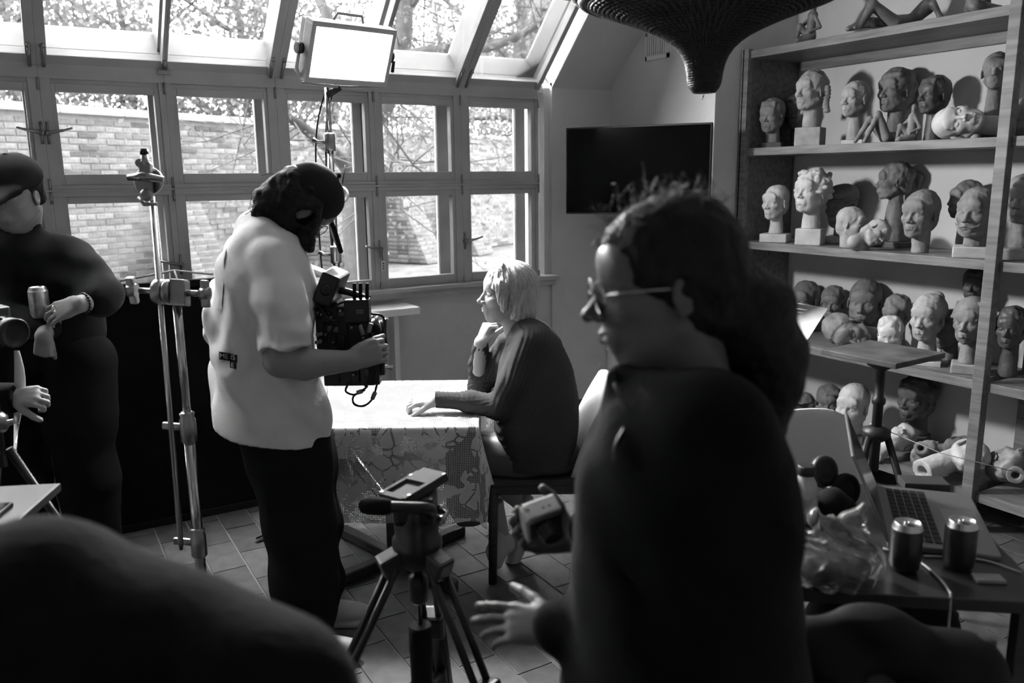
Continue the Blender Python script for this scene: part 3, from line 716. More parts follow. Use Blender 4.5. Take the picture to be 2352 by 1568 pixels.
# fourth shelf
bust('dark_bust', 'dark bald head half hidden by the sheet of paper', (1846, 646, 735), 3.92, Z3, clay_m, 30, 0, 0, None, None, h_cap(line=.8, front=-.2, thick=.012))
bust('small_bust', 'small dark boy head next to the big dark bald head', (1912, 658, 732), 3.93, Z3, clay_m, 14, 4, 0, None, None, h_short)
bust('bald_bust', 'big dark bald male head at the back of the shelf', (1986, 640, 748), 3.93, Z3, clay_m, 14, 0, 0, None, None, None, face=dict(jaw=1.05))
bust('grey_bust', 'rough grey head behind the frowning baby head', (2058, 680, 762), 3.90, Z3, pl_s, 34, 6, 0, None, None, h_curls)
bust('baby_bust', 'white frowning baby head with a rolled fringe', (2044, 728, 806), 3.70, Z3, pl_w, 12, 8, 0, None, None, h_curls, face=dict(jaw=1.1, cheek=1.3, brow=1.3, nose=.7), nr=.2)
bust('bun_bust', 'white female head with hair in a high bun and slim neck', (2130, 676, 782), 3.72, Z3, pl_g, 26, 0, 0, (.135, .022), pl_w, h_bun, nr=.15, face=dict(jaw=.92))
bust('dark_bust', 'dark head standing behind the woman with the bun', (2178, 712, 800), 3.91, Z3, clay_m, 40, 0, 0, None, None, h_short)
bust('cap_bust', 'grey head with a cap of cropped hair on a broken stone base', (2228, 686, 788), 3.72, Z3, pl_s, 24, 2, 0, (.14, .045), pl_g, h_cloche, face=dict(lips=1.35, jaw=.98), nr=.15)
bust('dark_bust', 'very dark head in the bay past the shelf post', (2322, 706, 800), 3.80, Z3, clay_d, 18, 0, 0, None, None, h_short)
bust('bronze_bust', 'dark bronze curly head high at the back of the fourth shelf', (2238, 618, 690), 3.95, Z3, clay_d, 20, 0, 0, (.045, .26), clay_d, h_curls)
# bottom shelf
bust('small_bust', 'grey bald head peeping out behind the chair back', (1842, 902, 975), 3.86, Z4, pl_s, 30, 0, 0, (.12, .12), clay_d, h_cap(line=.8, front=-.2, thick=.012))
bust('small_bust', 'dark smiling child head beside the large white bald head', (1902, 886, 962), 3.88, Z4, clay_m, 6, 0, 0, (.12, .10), clay_d, h_side, face=dict(smile=2.0))
bust('bald_bust', 'large white bald head behind the open laptop', (1957, 882, 984), 3.76, Z4, pl_w, 26, 0, 0, (.12, .05), clay_m, h_cap(line=.84, front=-.16, thick=.010, amp=.004), face=dict(jaw=1.02))
bust('dark_bust', 'dark male profile head deep in the bottom shelf', (2104, 862, 968), 3.915, Z4, clay_d, 40, -2, 0, (.12, .09), clay_d, h_curls)
# heads lying down
def lying(name, label, px, py, X, z0, mat, R_, hpx, nk=.45, hollow=True, hair=None, face={}, nr=.19):
    mid = atX(px, py, X); dep = -(RC.T @ (mid-CC))[2]; sc = hpx/FPX*dep
    t = thing(name, label, 'sculpture', (mid[0], mid[1], z0), 'plaster heads lying on the shelves')
    S = SDF(); P, c, e = head(S, mid, R_, sc, **face); S.cone(P(0, .12, .25), P(0, .17, -nk), nr*sc, nr*sc*1.1, .06*sc)
    S.plane(P(0, .17, -nk), R_ @ np.array([0, 0, -1.0]), .012*sc)
    if hair: hair(S, mid, R_, sc, P, c, e)
    if hollow: S.cone(P(0, .17, -nk-.1), P(0, .16, -nk+.25), nr*.55*sc, nr*.42*sc, .02*sc, '-')
    S.noise(90, .0012, 5); V, F = S.surf(max(.0034, sc/62)); V[:, 2] += z0-V[:, 2].min()-.001
    link('head', npmesh('head', V, F, True), mat, t); return t
def RL(fwd, up): # face direction, crown direction
    y = -nrm(fwd); z = nrm(np.asarray(up)-y*np.dot(up, y)); return np.stack([np.cross(y, z), y, z], 1)
lying('sleeping_head', 'smooth white sleeping head lying on its side beside the shelf post', 2200, 278, 3.72, Z1, pl_w, RL(-VV*.85-UU*.48+ZZ*.22, -UU*.86+VV*.46+ZZ*.08), 108, .40, False, None, dict(closed=True))
lying('lying_head', 'grey bald head lying on its side with open neck behind the modelling board', 1945, 762, 3.73, Z3, pl_s, RL(-UU*.1-VV*.85-ZZ*.30, -UU*.92+ZZ*.30+VV*.2), 104, .4, True, h_cap(line=.8, front=-.2, thick=.012), dict(closed=True, nose=1.1))
lying('lying_head', 'white plaster head on its back behind the stand leg on the bottom shelf', 2068, 1012, 3.75, Z4, pl_w, RL(ZZ*.8-VV*.5, UU*.8+VV*.5), 84, .4, True, None)
lying('lying_head', 'small rough grey head lying with its hollow neck forward', 2128, 1030, 3.72, Z4, pl_s, RL(ZZ*.5+UU*.6, VV*.55+UU*.8), 70, .45, True, h_curls)
lying('lying_head', 'grey head lying at the back of the bottom shelf', 2206, 1000, 3.955, Z4, pl_s, RL(-VV*.8+ZZ*.5, UU+ZZ*.1), 78, .4, True, h_short)
lying('lying_head', 'large white head lying with its thick neck pointing out', 2222, 1050, 3.765, Z4, pl_w, RL(UU*.3+ZZ*.2-VV*.9, UU*.92+VV*.35+ZZ*.2), 106, .62, True, None, {}, .235)
lying('lying_head', 'pale head lying past the shelf post with a dark hollow neck', 2316, 1036, 3.86, Z4, pl_g, RL(ZZ*.7+UU*.5, VV*.6+UU*.5+ZZ*.4), 92, .42, True, h_short)
# small reclining figures
def figure(label, px, py, X, z0, sc, pose, mat=None, flip=1):
    o_ = atX(px, py, X); t = thing('figurine', label, 'figurine', (o_[0], o_[1], z0), 'small nude figurines'); S = SDF()
    Q = lambda u, v, z: np.array([o_[0], o_[1], z0])+(UU*u*flip+VV*v+ZZ*z)*sc
    for pts, rs in pose['limbs']: S.chain([Q(*p) for p in pts], [r*sc for r in rs], .03*sc)
    h = Q(*pose['head']); head(S, h, rot_head(pose.get('yaw', 30)*flip, pose.get('pitch', 0)), .22*sc, eyes=False, ears=False); S.noise(60, .002, 3)
    S.plane((0, 0, z0), (0, 0, -1), .002); sdf_obj('body', S, .0032, mat or bron, t); return t
recl = dict(limbs=[([(.05, 0, .10), (.32, .02, .13), (.52, .03, .30)], [.10, .085, .11]), ([(.52, .03, .30), (.56, .03, .40)], [.05, .05]),
    ([(.05, -.06, .09), (-.28, -.06, .33), (-.45, -.08, .02), (-.52, -.1, .02)], [.09, .07, .04, .03]), ([(.05, .07, .09), (-.30, .08, .12), (-.55, .06, .03)], [.09, .07, .04]),
    ([(.56, -.08, .34), (.66, -.12, .14), (.62, -.14, .01)], [.045, .035, .03]), ([(.50, .13, .34), (.40, .18, .15), (.30, .16, .10)], [.045, .035, .03])], head=(.58, .02, .52), yaw=20)
knee = dict(limbs=[([(.0, 0, .16), (.0, .0, .38), (.02, 0, .56)], [.11, .085, .11]), ([(.02, 0, .56), (.02, -.02, .66)], [.05, .05]),
    ([(.0, -.07, .12), (-.32, -.10, .05), (-.02, -.10, .03)], [.09, .065, .04]), ([(.0, .07, .12), (-.22, .10, .36), (-.30, .10, .02)], [.09, .06, .035]),
    ([(.02, -.13, .54), (.12, -.17, .30), (-.10, -.15, .20)], [.045, .035, .025]), ([(.02, .13, .54), (-.16, .15, .36), (-.22, .10, .36)], [.045, .035, .025])], head=(.02, -.02, .76), yaw=30)
legsup = dict(limbs=[([(.12, 0, .10), (.42, 0, .10)], [.10, .10]), ([(.12, -.05, .10), (-.06, -.05, .52), (-.30, -.08, .03)], [.095, .065, .035]), ([(.12, .06, .10), (-.16, .07, .44), (-.42, .05, .03)], [.09, .06, .035]),
    ([(.42, -.10, .12), (.60, -.14, .05), (.72, -.10, .30)], [.045, .035, .025]), ([(.42, .1, .12), (.58, .14, .30), (.66, .05, .42)], [.045, .035, .03])], head=(.58, 0, .13), yaw=0)
figure('bronze figurine lying with raised knees in front of the dark male head', 2018, 318, 3.70, Z1, .26, legsup, pl_s)
figure('bronze figurine crouching with bent arms beside the sleeping white head', 2092, 318, 3.70, Z1, .20, knee, pl_s, 1)
figure('kneeling bronze figurine on the shelf top under the basket lamp', 1862, 92, 3.70, SHZ[4], .24, knee)
figure('reclining bronze figurine on top of the shelves', 2042, 62, 3.72, SHZ[4], .34, recl)
figure('seated bronze figurine on the shelf top near the tall post', 2235, 20, 3.72, SHZ[4], .30, knee, None, -1)

# ================================================================== studio lamp on its stand
black = M('black_plastic', .018, .45, .4); blk_matte = M('black_matte', .010, .8, .15); chrome = M('chrome', .55, .18, .5, 1.0)
steel = M('brushed_steel', .32, .30, .5, 1.0, noise=(30, .1)); rubber = M('rubber', .02, .7, .3); cable_m = M('cable_black', .012, .5, .3)
def corners(tl, tr, br, bl): return [J(*q) for q in (tl, tr, br, bl)]
PT = corners((730, 60, 3.40), (902, 78, 3.65), (868, 185, 3.73), (704, 172, 3.48))
pc = sum(PT)/4; ax = nrm(PT[1]-PT[0]+PT[2]-PT[3]); ay = nrm(PT[0]-PT[3]+PT[1]-PT[2]); ay = nrm(ay-ax*(ax @ ay)); an = np.cross(ax, ay); pw = np.linalg.norm(PT[1]-PT[0])/2; ph = np.linalg.norm(PT[0]-PT[3])/2
if an @ (CC-pc) < 0: an = -an
PR = np.stack([ax, ay, an], 1)
sb = uv(-.802, 3.80)       # foot of the stand
sl = thing('studio_light', 'glowing square panel lamp on a tall chrome stand', 'lamp', sb)
lp = lambda a, b, c_: pc+ax*a+ay*b+an*c_
lf = M('lamp_case', .35, .45, .4)
bq = B(); bq.box(lp(0, ph+.012, -.012), (pw+.022, .012, .03), PR, .004); bq.box(lp(0, -ph-.014, -.012), (pw+.022, .014, .03), PR, .004)
bq.box(lp(-pw-.012, 0, -.012), (.011, ph+.01, .03), PR, .004); bq.box(lp(pw+.012, 0, -.012), (.011, ph+.01, .03), PR, .004); bq.box(lp(0, 0, -.06), (pw+.015, ph+.015, .03), PR, .006)
case = bq.build('housing', lf, sl)
B().box(lp(0, 0, 0), (pw+.002, ph+.002, .004), PR).build('light_panel', emission('lamp_light', 215.0), sl)
h = B(); h.tube([lp(-.075, ph+.02, -.05), lp(-.06, ph+.05, -.05), lp(.06, ph+.05, -.05), lp(.075, ph+.02, -.05)], .006, 8); h.build('carry_handle', lf, sl)
yk = B(); yw = pw+.04
yk.tube([lp(-yw, 0, -.03), lp(-yw, -ph*.8, -.03), lp(-yw+.03, -ph-.045, -.03), lp(0, -ph-.052, -.03), lp(yw-.03, -ph-.045, -.03), lp(yw, -ph*.8, -.03), lp(yw, 0, -.03)], .007, 8); yk.build('yoke', lf, sl)
for s in (-1, 1): B().lathe(lp(s*yw, 0, -.03), [(.022, -.012), (.024, 0), (.022, .014)], 14, ax*s).build('tilt_knob', black, sl)
kn = B(); kn.tube([lp(yw, -.02, -.03), lp(yw+.03, -.025, -.03), lp(yw+.034, -.07, -.03)], .008, 8); kn.build('tilt_lever', black, sl)
ptop = lp(0, -ph-.055, -.03); ptop = np.array([sb[0], sb[1], ptop[2]])
pj = B(); pj.tube([sb+ZZ*.30, sb+ZZ*1.30], .0175, 12); pj.build('column', chrome, sl); B().tube([sb+ZZ*1.28, sb+ZZ*1.80], .0145, 12).build('column', chrome, sl); B().tube([sb+ZZ*1.78, np.array([*sb[:2], ptop[2]])], .012, 12).build('column', chrome, sl)
B().tube([np.array([*sb[:2], ptop[2]-.03]), lp(0, -ph-.052, -.03)], [.016, .014], 10).build('receiver', black, sl)
for z in (.42, 1.28, 1.78): cl = B(); cl.lathe(sb+ZZ*z, [(.024, -.04), (.026, -.03), (.026, .03), (.021, .04)], 14); cl.tube([sb+ZZ*z-UU*.02, sb+ZZ*z-UU*.055, sb+ZZ*(z+.012)-UU*.075], [.007, .008, .012], 8); cl.build('collar', steel, sl)
for k in range(3):
    a = k*2.094+1.15; d = np.array([math.cos(a), math.sin(a), 0]); B().tube([sb+ZZ*.36+d*.02, sb+d*.30+ZZ*.04, sb+d*.46+ZZ*.012], .011, 10).build('leg', chrome, sl)
cb = B(); cb.tube(spline([lp(-.03, -ph-.02, -.08), lp(-.05, -ph-.3, -.08), sb+ZZ*1.35-UU*.07, sb+ZZ*.95-UU*.06, sb+ZZ*.5-UU*.10, sb+ZZ*.03-UU*.2], 6), .004, 7); cb.tube(spline([lp(.02, -ph-.02, -.09), lp(.0, -ph-.25, -.09), sb+ZZ*1.42-UU*.02, sb+ZZ*.9+UU*.015-VV*.02, sb+ZZ*.4-UU*.03, sb+ZZ*.02+UU*.2], 6), .004, 7); cb.build('power_cable', cable_m, sl)
tp = thing('tape_roll', 'roll of tape hanging from the lamp stand', 'tape', J(786, 447, 3.68)); c0 = J(786, 447, 3.68)
B().tube([c0+UU*.024*math.cos(t)+ZZ*.030*math.sin(t)-VV*.006 for t in np.linspace(0, 6.283, 22)[:-1]], .008, 8, closed=True).build('roll', M('tape', .4, .4, .4), tp)
B().tube([c0+ZZ*.03-VV*.006, c0+ZZ*.09+UU*.012, c0+ZZ*.13+UU*.02], .003, 6).build('hook_cord', cable_m, tp)
# ================================================================== grip stand (C-stand)
cs0 = uv(-1.02, 2.40); cdep = 2.56
cs = thing('grip_stand', 'chrome grip stand with clamp head and long slanted arm', 'stand', (J(462, 1310, cdep)[0], J(462, 1310, cdep)[1], 0))
cbase = np.array([cs.location.x, cs.location.y, 0.0])
ctop = J(408, 690, 2.44); ctop = np.array([cbase[0], cbase[1], ctop[2]])
B().tube([cbase+ZZ*.12, cbase+ZZ*.40], .0195, 14).build('column', chrome, cs)
zA = J(437, 975, 2.5)[2]; zB = J(458, 1240, 2.56)[2]
B().tube([cbase+ZZ*.3, np.array([*cbase[:2], zA])], .016, 14).build('column', chrome, cs); B().tube([np.array([*cbase[:2], zA-.02]), ctop], .0125, 14).build('column', chrome, cs)
for z, nm in ((zA, 'upper'), (zB, 'lower')):
    q = B(); p = np.array([*cbase[:2], z]); q.lathe(p, [(.020, -.045), (.0235, -.04), (.0235, .025), (.019, .032), (.022, .045), (.015, .05)], 16); q.tube([p-UU*.02, p-UU*.05], .008, 8); q.box(p-UU*.048+ZZ*.005, (.028, .006, .011), RUV @ roty(.1), .004); q.build('collar', steel, cs)
for k in range(3):
    a = k*2.094+1.1; d = np.array([math.cos(a), math.sin(a), 0]); B().tube([cbase+ZZ*(.14+.07*k), cbase+ZZ*(.14+.07*k)+d*.10, cbase+d*.30+ZZ*(.05+.03*k), cbase+d*.44+ZZ*.012], .012, 10).build('leg', chrome, cs)
g0 = J(404, 662, 2.42); al = J(346, 455, 2.36); ar = J(413, 1250, 2.42)
gh = B(); hx = nrm(J(450, 660, 2.42)-J(350, 655, 2.42)); hz = nrm(g0-J(408, 760, 2.42)); hy = np.cross(hz, hx); HR = np.stack([hx, hy, hz], 1)
gc = ctop+ZZ*.03
gh.box(gc+hx*.012, (.022, .024, .038), HR, .006); gh.lathe(gc-hx*.02, [(.034, -.012), (.037, -.008), (.037, .006), (.030, .01)], 20, hx); gh.lathe(gc-hx*.047, [(.034, -.014), (.037, -.01), (.037, .01), (.034, .014)], 20, hx)
gh.build('grip_head', steel, cs)
for s, L in ((-1, .125), (1, .085)):
    kb = B(); kb.tube([gc+hx*s*.03, gc+hx*s*(L-.02)], .009, 10); kc = gc+hx*s*L
    kb.box(kc+hz*.0, (.011, .012, .040), HR @ rotx(.35 if s < 0 else .05), .006); kb.lathe(kc, [(.02, -.012), (.02, .012)], 12, hx); kb.build('wing_knob', steel, cs)
ahold = gc-hx*.047-hy*.0
dv = nrm(al-ar); sA = ahold+dv*float((al-ahold) @ dv); sB = ahold+dv*float((ar-ahold) @ dv)
B().tube([sA+dv*.03, sB], .008, 12).build('arm', chrome, cs); B().tube([sB+dv*.002, sB-dv*.02], [.0075, .005], 10).build('arm_pin', steel_d, cs)
eh = B(); hx2 = hx; e0 = sA
eh.lathe(e0+dv*.05-hx*.004, [(.038, -.008), (.041, -.004), (.041, .004), (.038, .008)], 24, hy); eh.box(e0+dv*.05-hy*.025, (.016, .012, .05), HR, .005)
eh.tube([e0+dv*.05-hy*.04-hx*.045, e0+dv*.055-hy*.045, e0+dv*.05-hy*.04+hx*.055], [.009, .013, .008], 10); eh.lathe(e0+dv*.005-hy*.03, [(.016, -.012), (.018, 0), (.016, .012), (.008, .014)], 14, -hy)
eh.tube([e0+dv*.08-hy*.025, e0+dv*.125-hy*.025], .010, 10); eh.lathe(e0+dv*.10-hx*.025+hy*.004, [(.012, -.01), (.014, 0), (.012, .01)], 12, hy); eh.tube([e0-hx*.028-hy*.02, e0-dv*.02-hx*.012-hy*.025, e0-dv*.018+hx*.024-hy*.025], .006, 8)
eh.build('end_clamp', steel, cs); B().tube([e0+dv*.12-hy*.025, e0+dv*.135-hy*.025], .0115, 12).build('stud_cap', black, cs)
# ================================================================== black flag panel and its wire
bp = thing('backdrop_screen', 'large black cloth screen standing on the floor under the window', 'screen', (.35, 4.08, 0))
pf = M('black_cloth', .006, .95, .05, sheen=.0, bump=(60, .3, .002))
B().span((-.55, 4.07, .02), (1.12, 4.085, 1.15)).build('fabric', pf, bp)
fr_ = B(); fr_.span((-.55, 4.06, 0), (1.13, 4.10, .035), .004); fr_.span((-.55, 4.06, 1.135), (1.13, 4.10, 1.165), .004); fr_.span((1.10, 4.06, 0), (1.13, 4.10, 1.165), .004); fr_.span((-.55, 4.06, 0), (-.52, 4.10, 1.165), .004); fr_.build('frame', blk_matte, bp)
wr_ = thing('wire_strut', 'thin pale bent wire strut above the black panel', 'wire', (.62, 4.10, 1.16))
B().tube([atY(272, 646, 4.12), atY(400, 621, 4.2), atY(490, 630, 4.12)], .0055, 7).build('wire', M('wire', .5, .4, .4), wr_); B().tube([atY(400, 621, 4.2), np.array([atY(400, 621, 4.2)[0], 4.12, 1.16])], .005, 6).build('wire_leg', M('wire', .5), wr_)
# ================================================================== table with lace cloth
TC = uv(-.515, 3.31); TZ = .712; TA, TB = .385, .36
tb = thing('cafe_table', 'small square table on a dark cross-shaped pedestal foot', 'table', TC)
dwood = M('dark_wood', .035, .45, .4, noise=(8, .3, (1, 1, 6)))
B().box(TC+ZZ*(TZ-.015), (TA, TB, .014), RUV, .004).build('tabletop', dwood, tb)
B().box(TC+ZZ*(TZ/2), (.026, .026, TZ/2-.02), RUV, .004).build('pedestal', dwood, tb)
for k in range(4):
    a = math.radians(45+90*k); d = UU*math.cos(a)+VV*math.sin(a); p2 = np.stack([d, np.cross(ZZ, d), ZZ], 1)
    q = B(); q.box(TC+d*.19+ZZ*.028, (.18, .026, .022), p2, .008); q.lathe(TC+d*.375+ZZ*.006, [(.025, 0), (.026, .008), (.026, .040), (.022, .044)], 16); q.build('foot', dwood, tb)
def lace():
    m = bpy.data.materials.new('lace'); m.use_nodes = True; nt = m.node_tree; nt.nodes.clear(); N = nt.nodes.new; Lk = nt.links.new
    o = N('ShaderNodeOutputMaterial'); tcn = N('ShaderNodeUVMap')
    def math_(op, a, b=None, c=None):
        n = N('ShaderNodeMath'); n.operation = op
        for i, q in enumerate((a, b, c)):
            if q is None: continue
            if isinstance(q, (int, float)): n.inputs[i].default_value = q
            else: Lk(q, n.inputs[i])
        return n.outputs[0]
    wn_ = N('ShaderNodeTexNoise'); wn_.inputs['Scale'].default_value = 5; Lk(tcn.outputs[0], wn_.inputs['Vector'])
    va = N('ShaderNodeVectorMath'); va.operation = 'MULTIPLY_ADD'; Lk(wn_.outputs['Color'], va.inputs[0]); va.inputs[1].default_value = (.06, .06, 0); Lk(tcn.outputs[0], va.inputs[2])
    v1 = N('ShaderNodeTexVoronoi'); v1.inputs['Scale'].default_value = 6.2; Lk(va.outputs[0], v1.inputs['Vector'])
    v2 = N('ShaderNodeTexVoronoi'); v2.feature = 'DISTANCE_TO_EDGE'; v2.inputs['Scale'].default_value = 19; Lk(va.outputs[0], v2.inputs['Vector'])
    flower = math_('LESS_THAN', v1.outputs['Distance'], .47); edge = math_('GREATER_THAN', v2.outputs['Distance'], .055)
    leaf = N('ShaderNodeTexNoise'); leaf.inputs['Scale'].default_value = 14; Lk(tcn.outputs[0], leaf.inputs['Vector']); leafm_ = math_('GREATER_THAN', leaf.outputs['Fac'], .57)
    solid = math_('MAXIMUM', math_('MULTIPLY', flower, edge), leafm_)
    net = N('ShaderNodeTexVoronoi'); net.feature = 'DISTANCE_TO_EDGE'; net.inputs['Scale'].default_value = 150; net.inputs['Randomness'].default_value = .15; Lk(tcn.outputs[0], net.inputs['Vector'])
    thr = math_('LESS_THAN', net.outputs['Distance'], .19)
    alpha = math_('MAXIMUM', math_('MULTIPLY', solid, .96), math_('MULTIPLY', thr, .92))
    tr = N('ShaderNodeBsdfTransparent'); df = N('ShaderNodeBsdfDiffuse'); tl = N('ShaderNodeBsdfTranslucent')
    gcol = N('ShaderNodeMix'); gcol.data_type = 'RGBA'; Lk(solid, gcol.inputs[0]); gcol.inputs[6].default_value = (.5, .5, .5, 1); gcol.inputs[7].default_value = (.78, .78, .78, 1)
    Lk(gcol.outputs[2], df.inputs[0]); tl.inputs[0].default_value = (.6, .6, .6, 1)
    m1 = N('ShaderNodeMixShader'); m1.inputs[0].default_value = .28; Lk(df.outputs[0], m1.inputs[1]); Lk(tl.outputs[0], m1.inputs[2])
    m2 = N('ShaderNodeMixShader'); Lk(alpha, m2.inputs[0]); Lk(tr.outputs[0], m2.inputs[1]); Lk(m1.outputs[0], m2.inputs[2]); Lk(m2.outputs[0], o.inputs[0]); return m
def cloth():
    n = 140; ea, eb = TA+.30, TB+.37; A = np.linspace(-ea, TA+.20, n); Bv = np.linspace(-eb, eb, n); a, b = np.meshgrid(A, Bv, indexing='ij')
    ta = np.clip(a, -TA, TA); tb_ = np.clip(b, -TB, TB); oa, ob = a-ta, b-tb_; L = np.sqrt(oa**2+ob**2)+1e-9
    da, db = oa/L, ob/L; Lh = np.maximum(np.abs(oa), np.abs(ob))+.08*np.minimum(np.abs(oa), np.abs(ob))
    lap = np.clip((tb_+.33)/.06, 0, 1)*np.where(oa > 0, 1, 0)*np.where(np.abs(ob) < 1e-6, 1, 0)      # over the sitter's lap the cloth lies bunched and short
    Lh = Lh*(1-.66*lap)
    s_ = np.where(np.abs(oa) > np.abs(ob), tb_, ta); wave = np.sin(s_*17+2.0*np.sign(oa+ob))*.5+np.sin(s_*31+1)*.25
    flare = .006*(1-np.exp(-Lh*80))+Lh*(.07+.13*wave*np.clip(Lh/.3, 0, 1))+.25*np.minimum(np.abs(oa), np.abs(ob))
    flare = np.where((ob < 0) & (ta < -.02), np.minimum(flare, .008+.01*Lh), flare)*(1-.75*lap)
    flare = np.where(Lh > 1e-6, flare, 0)
    u = ta+da*flare; v = tb_+db*flare; z = TZ+.002-np.where(Lh > .004, np.sqrt(np.maximum(Lh**2-(flare*.8)**2, 0)), 0)
    P = TC+u[..., None]*UU+v[..., None]*VV+z[..., None]*ZZ; idx = np.arange(n*n).reshape(n, n)
    F = np.stack([idx[:-1, :-1], idx[1:, :-1], idx[1:, 1:], idx[:-1, 1:]], -1).reshape(-1, 4)
    me = npmesh('tablecloth', P.reshape(-1, 3), F, True); uvl = me.uv_layers.new(name='cloth')
    li = np.empty(len(me.loops), np.int32); me.loops.foreach_get('vertex_index', li)
    co = np.stack([a.ravel(), b.ravel()], 1)[li]; uvl.data.foreach_set('uv', co.astype(np.float32).ravel()); return me
clo = link('tablecloth', cloth(), lace()); tag(clo, 'white flowered lace cloth draped over the small table', 'tablecloth')
# ================================================================== chairs with white shells
shell = M('chair_shell', .5, .4, .4)
def chair(o_, face, label, group=None):
    """face = unit direction the sitter looks; o_ = centre of the seat on the floor"""
    f = nrm(face); l = np.cross(ZZ, f); CR = np.stack([f, l, ZZ], 1); Q = lambda a, b, z: o_+f*a+l*b+ZZ*z
    t = thing('chair', label, 'chair', o_, group)
    B().box(Q(0, 0, .432), (.205, .195, .018), CR, .012).build('seat', dwood, t)
    q = B(); q.box(Q(0, .175, .405), (.19, .012, .022), CR, .003); q.box(Q(0, -.175, .405), (.19, .012, .022), CR, .003); q.box(Q(.185, 0, .405), (.012, .18, .022), CR, .003); q.build('seat_rail', dwood, t)
    for s in (-1, 1):
        B().tube([Q(.185, s*.17, .42), Q(.195, s*.175, .0)], [.021, .017], 8).build('leg', dwood, t)
        B().tube(spline([Q(-.22, s*.185, 0), Q(-.19, s*.18, .25), Q(-.185, s*.178, .45), Q(-.20, s*.178, .56)], 4), [.015]*13, 8).build('leg', dwood, t)
    n, m = 15, 12; V = []; F = []
    for side in (0, 1):
        for i in range(n):
            x = -1+2*i/(n-1)
            for j in range(m):
                y = j/(m-1); zz = .455+y*.365*(1-.10*x**4*0)-.05*(abs(x)**5)*y; bx = -.175-.055*y-.06*y*y+.055*x*x*(1-.4*y)-(.014 if side else 0)
                V.append(Q(bx, x*(.195+.012*y), zz))
    k = n*m
    for i in range(n-1):
        for j in range(m-1):
            a = i*m+j; F.append((a, a+1, a+m+1, a+m)); F.append((k+a, k+a+m, k+a+m+1, k+a+1))
    for i in range(n-1): 
        a = i*m; F.append((a, a+m, k+a+m, k+a)); a = i*m+m-1; F.append((a, k+a, k+a+m, a+m))
    for j in range(m-1):
        F.append((j, k+j, k+j+1, j+1)); a = (n-1)*m+j; F.append((a, a+1, k+a+1, k+a))
    link('backrest', npmesh('backrest', V, F, True), shell, t); return t
chair(uv(.105, 3.29), -UU, 'white-backed chair that the grey-haired woman sits on')
chair(uv(1.04, 2.47), nrm(-VV*.97+UU*.24), 'empty white-backed chair pushed up to the laptop desk')
# ================================================================== console shelf under the sill
kw = M('white_board', .72, .5, .3)
ks = thing('console_shelf', 'short white shelf on side panels below the window sill', 'shelf', (1.55, 4.38, 0))
B().span((1.15, 4.24, .865), (1.905, 4.492, .905), .003).build('board', kw, ks); B().span((1.80, 4.38, 0), (1.83, 4.48, .866)).build('side_panel', kw, ks); B().span((1.2, 4.38, 0), (1.23, 4.48, .866)).build('side_panel', kw, ks)
# ================================================================== television
tvp = [J(1298, 293, 4.92), J(1630, 283, 4.56), J(1633, 496, 4.56), J(1305, 491, 4.92)]
tc_ = sum(tvp)/4; tx = nrm(tvp[1]-tvp[0]+tvp[2]-tvp[3]); tx[2] = 0; tx = nrm(tx); tn = np.array([-tx[1], tx[0], 0]); 
if tn @ (CC-tc_) < 0: tn = -tn
TR_ = np.stack([tx, tn, ZZ], 1); tw_ = np.linalg.norm((tvp[1]-tvp[0])[:2])/2; th_ = (tvp[0][2]-tvp[3][2]+tvp[1][2]-tvp[2][2])/4
tv = thing('television', 'black flat television on a wall arm beside the window', 'television', (tc_[0], tc_[1], tc_[2]-th_))
scr = M('tv_screen', .002, .15, .08); B().box(tc_-tn*.012, (tw_, .018, th_), TR_, .004).build('case', black, tv); B().box(tc_+tn*.0065, (tw_-.008, .001, th_-.010), TR_).build('screen', scr, tv)
am = B(); am.box(tc_-tn*.05, (.1, .025, .1), TR_, .004); w_ = np.array([XR, 3.72, tc_[2]]); am.tube([tc_-tn*.06, (tc_-tn*.10+w_)/2+np.array([0, .05, 0]), w_], .018, 8); am.box(w_-np.array([.005, 0, 0]), (.01, .05, .11), None, .003); am.build('wall_arm', steel_d, tv)
# ================================================================== vent
vg = thing('vent_grille', 'small white slatted vent grille high on the wall', 'vent', (XR, 4.05, 2.32))
q = B(); q.span((XR-.012, 3.93, 2.30), (XR, 3.945, 2.46)); q.span((XR-.012, 4.125, 2.30), (XR, 4.14, 2.46)); q.span((XR-.012, 3.93, 2.30), (XR, 4.14, 2.325)); q.span((XR-.012, 3.93, 2.44), (XR, 4.14, 2.46)); q.build('frame', kw, vg)
B().span((XR-.003, 3.94, 2.31), (XR, 4.13, 2.45)).build('backing', M('vent_dark', .12, .8), vg)
for k in range(9): B().span((XR-.010, 3.952+.0195*k, 2.325), (XR-.003, 3.962+.0195*k, 2.44)).build('slat', kw, vg)
# ================================================================== basket lamp
bd = 2.20; b0 = J(1617, 218, bd); bax = np.array([b0[0], b0[1], 0]); 
def zz(y): return J(1617, y, bd)[2]
bprof = [(22, 212), (33, 196), (36, 175), (41, 150), (52, 125), (70, 104), (98, 84), (135, 66), (178, 48), (222, 32), (258, 18), (280, 4)]
pf_ = [(r/FPX*bd, zz(y)) for r, y in bprof]
bl_ = thing('basket_lamp', 'large dark woven basket lampshade hanging tip down', 'lamp', (bax[0], bax[1], pf_[0][1]))
wick = M('wicker', .018, .5, .4, noise=(60, .5), bump=(90, .9, .006))
sp = spline([np.array([r, z, 0]) for r, z in pf_], 4); prof = [(max(p[0], .01), p[1]) for p in sp]
inner = [(r-.006, z+.008) for r, z in reversed(prof[2:])]
B().lathe(bax, [(.004, prof[0][1])]+prof+inner, 72, cap=False).build('shade', wick, bl_)
rings = B()
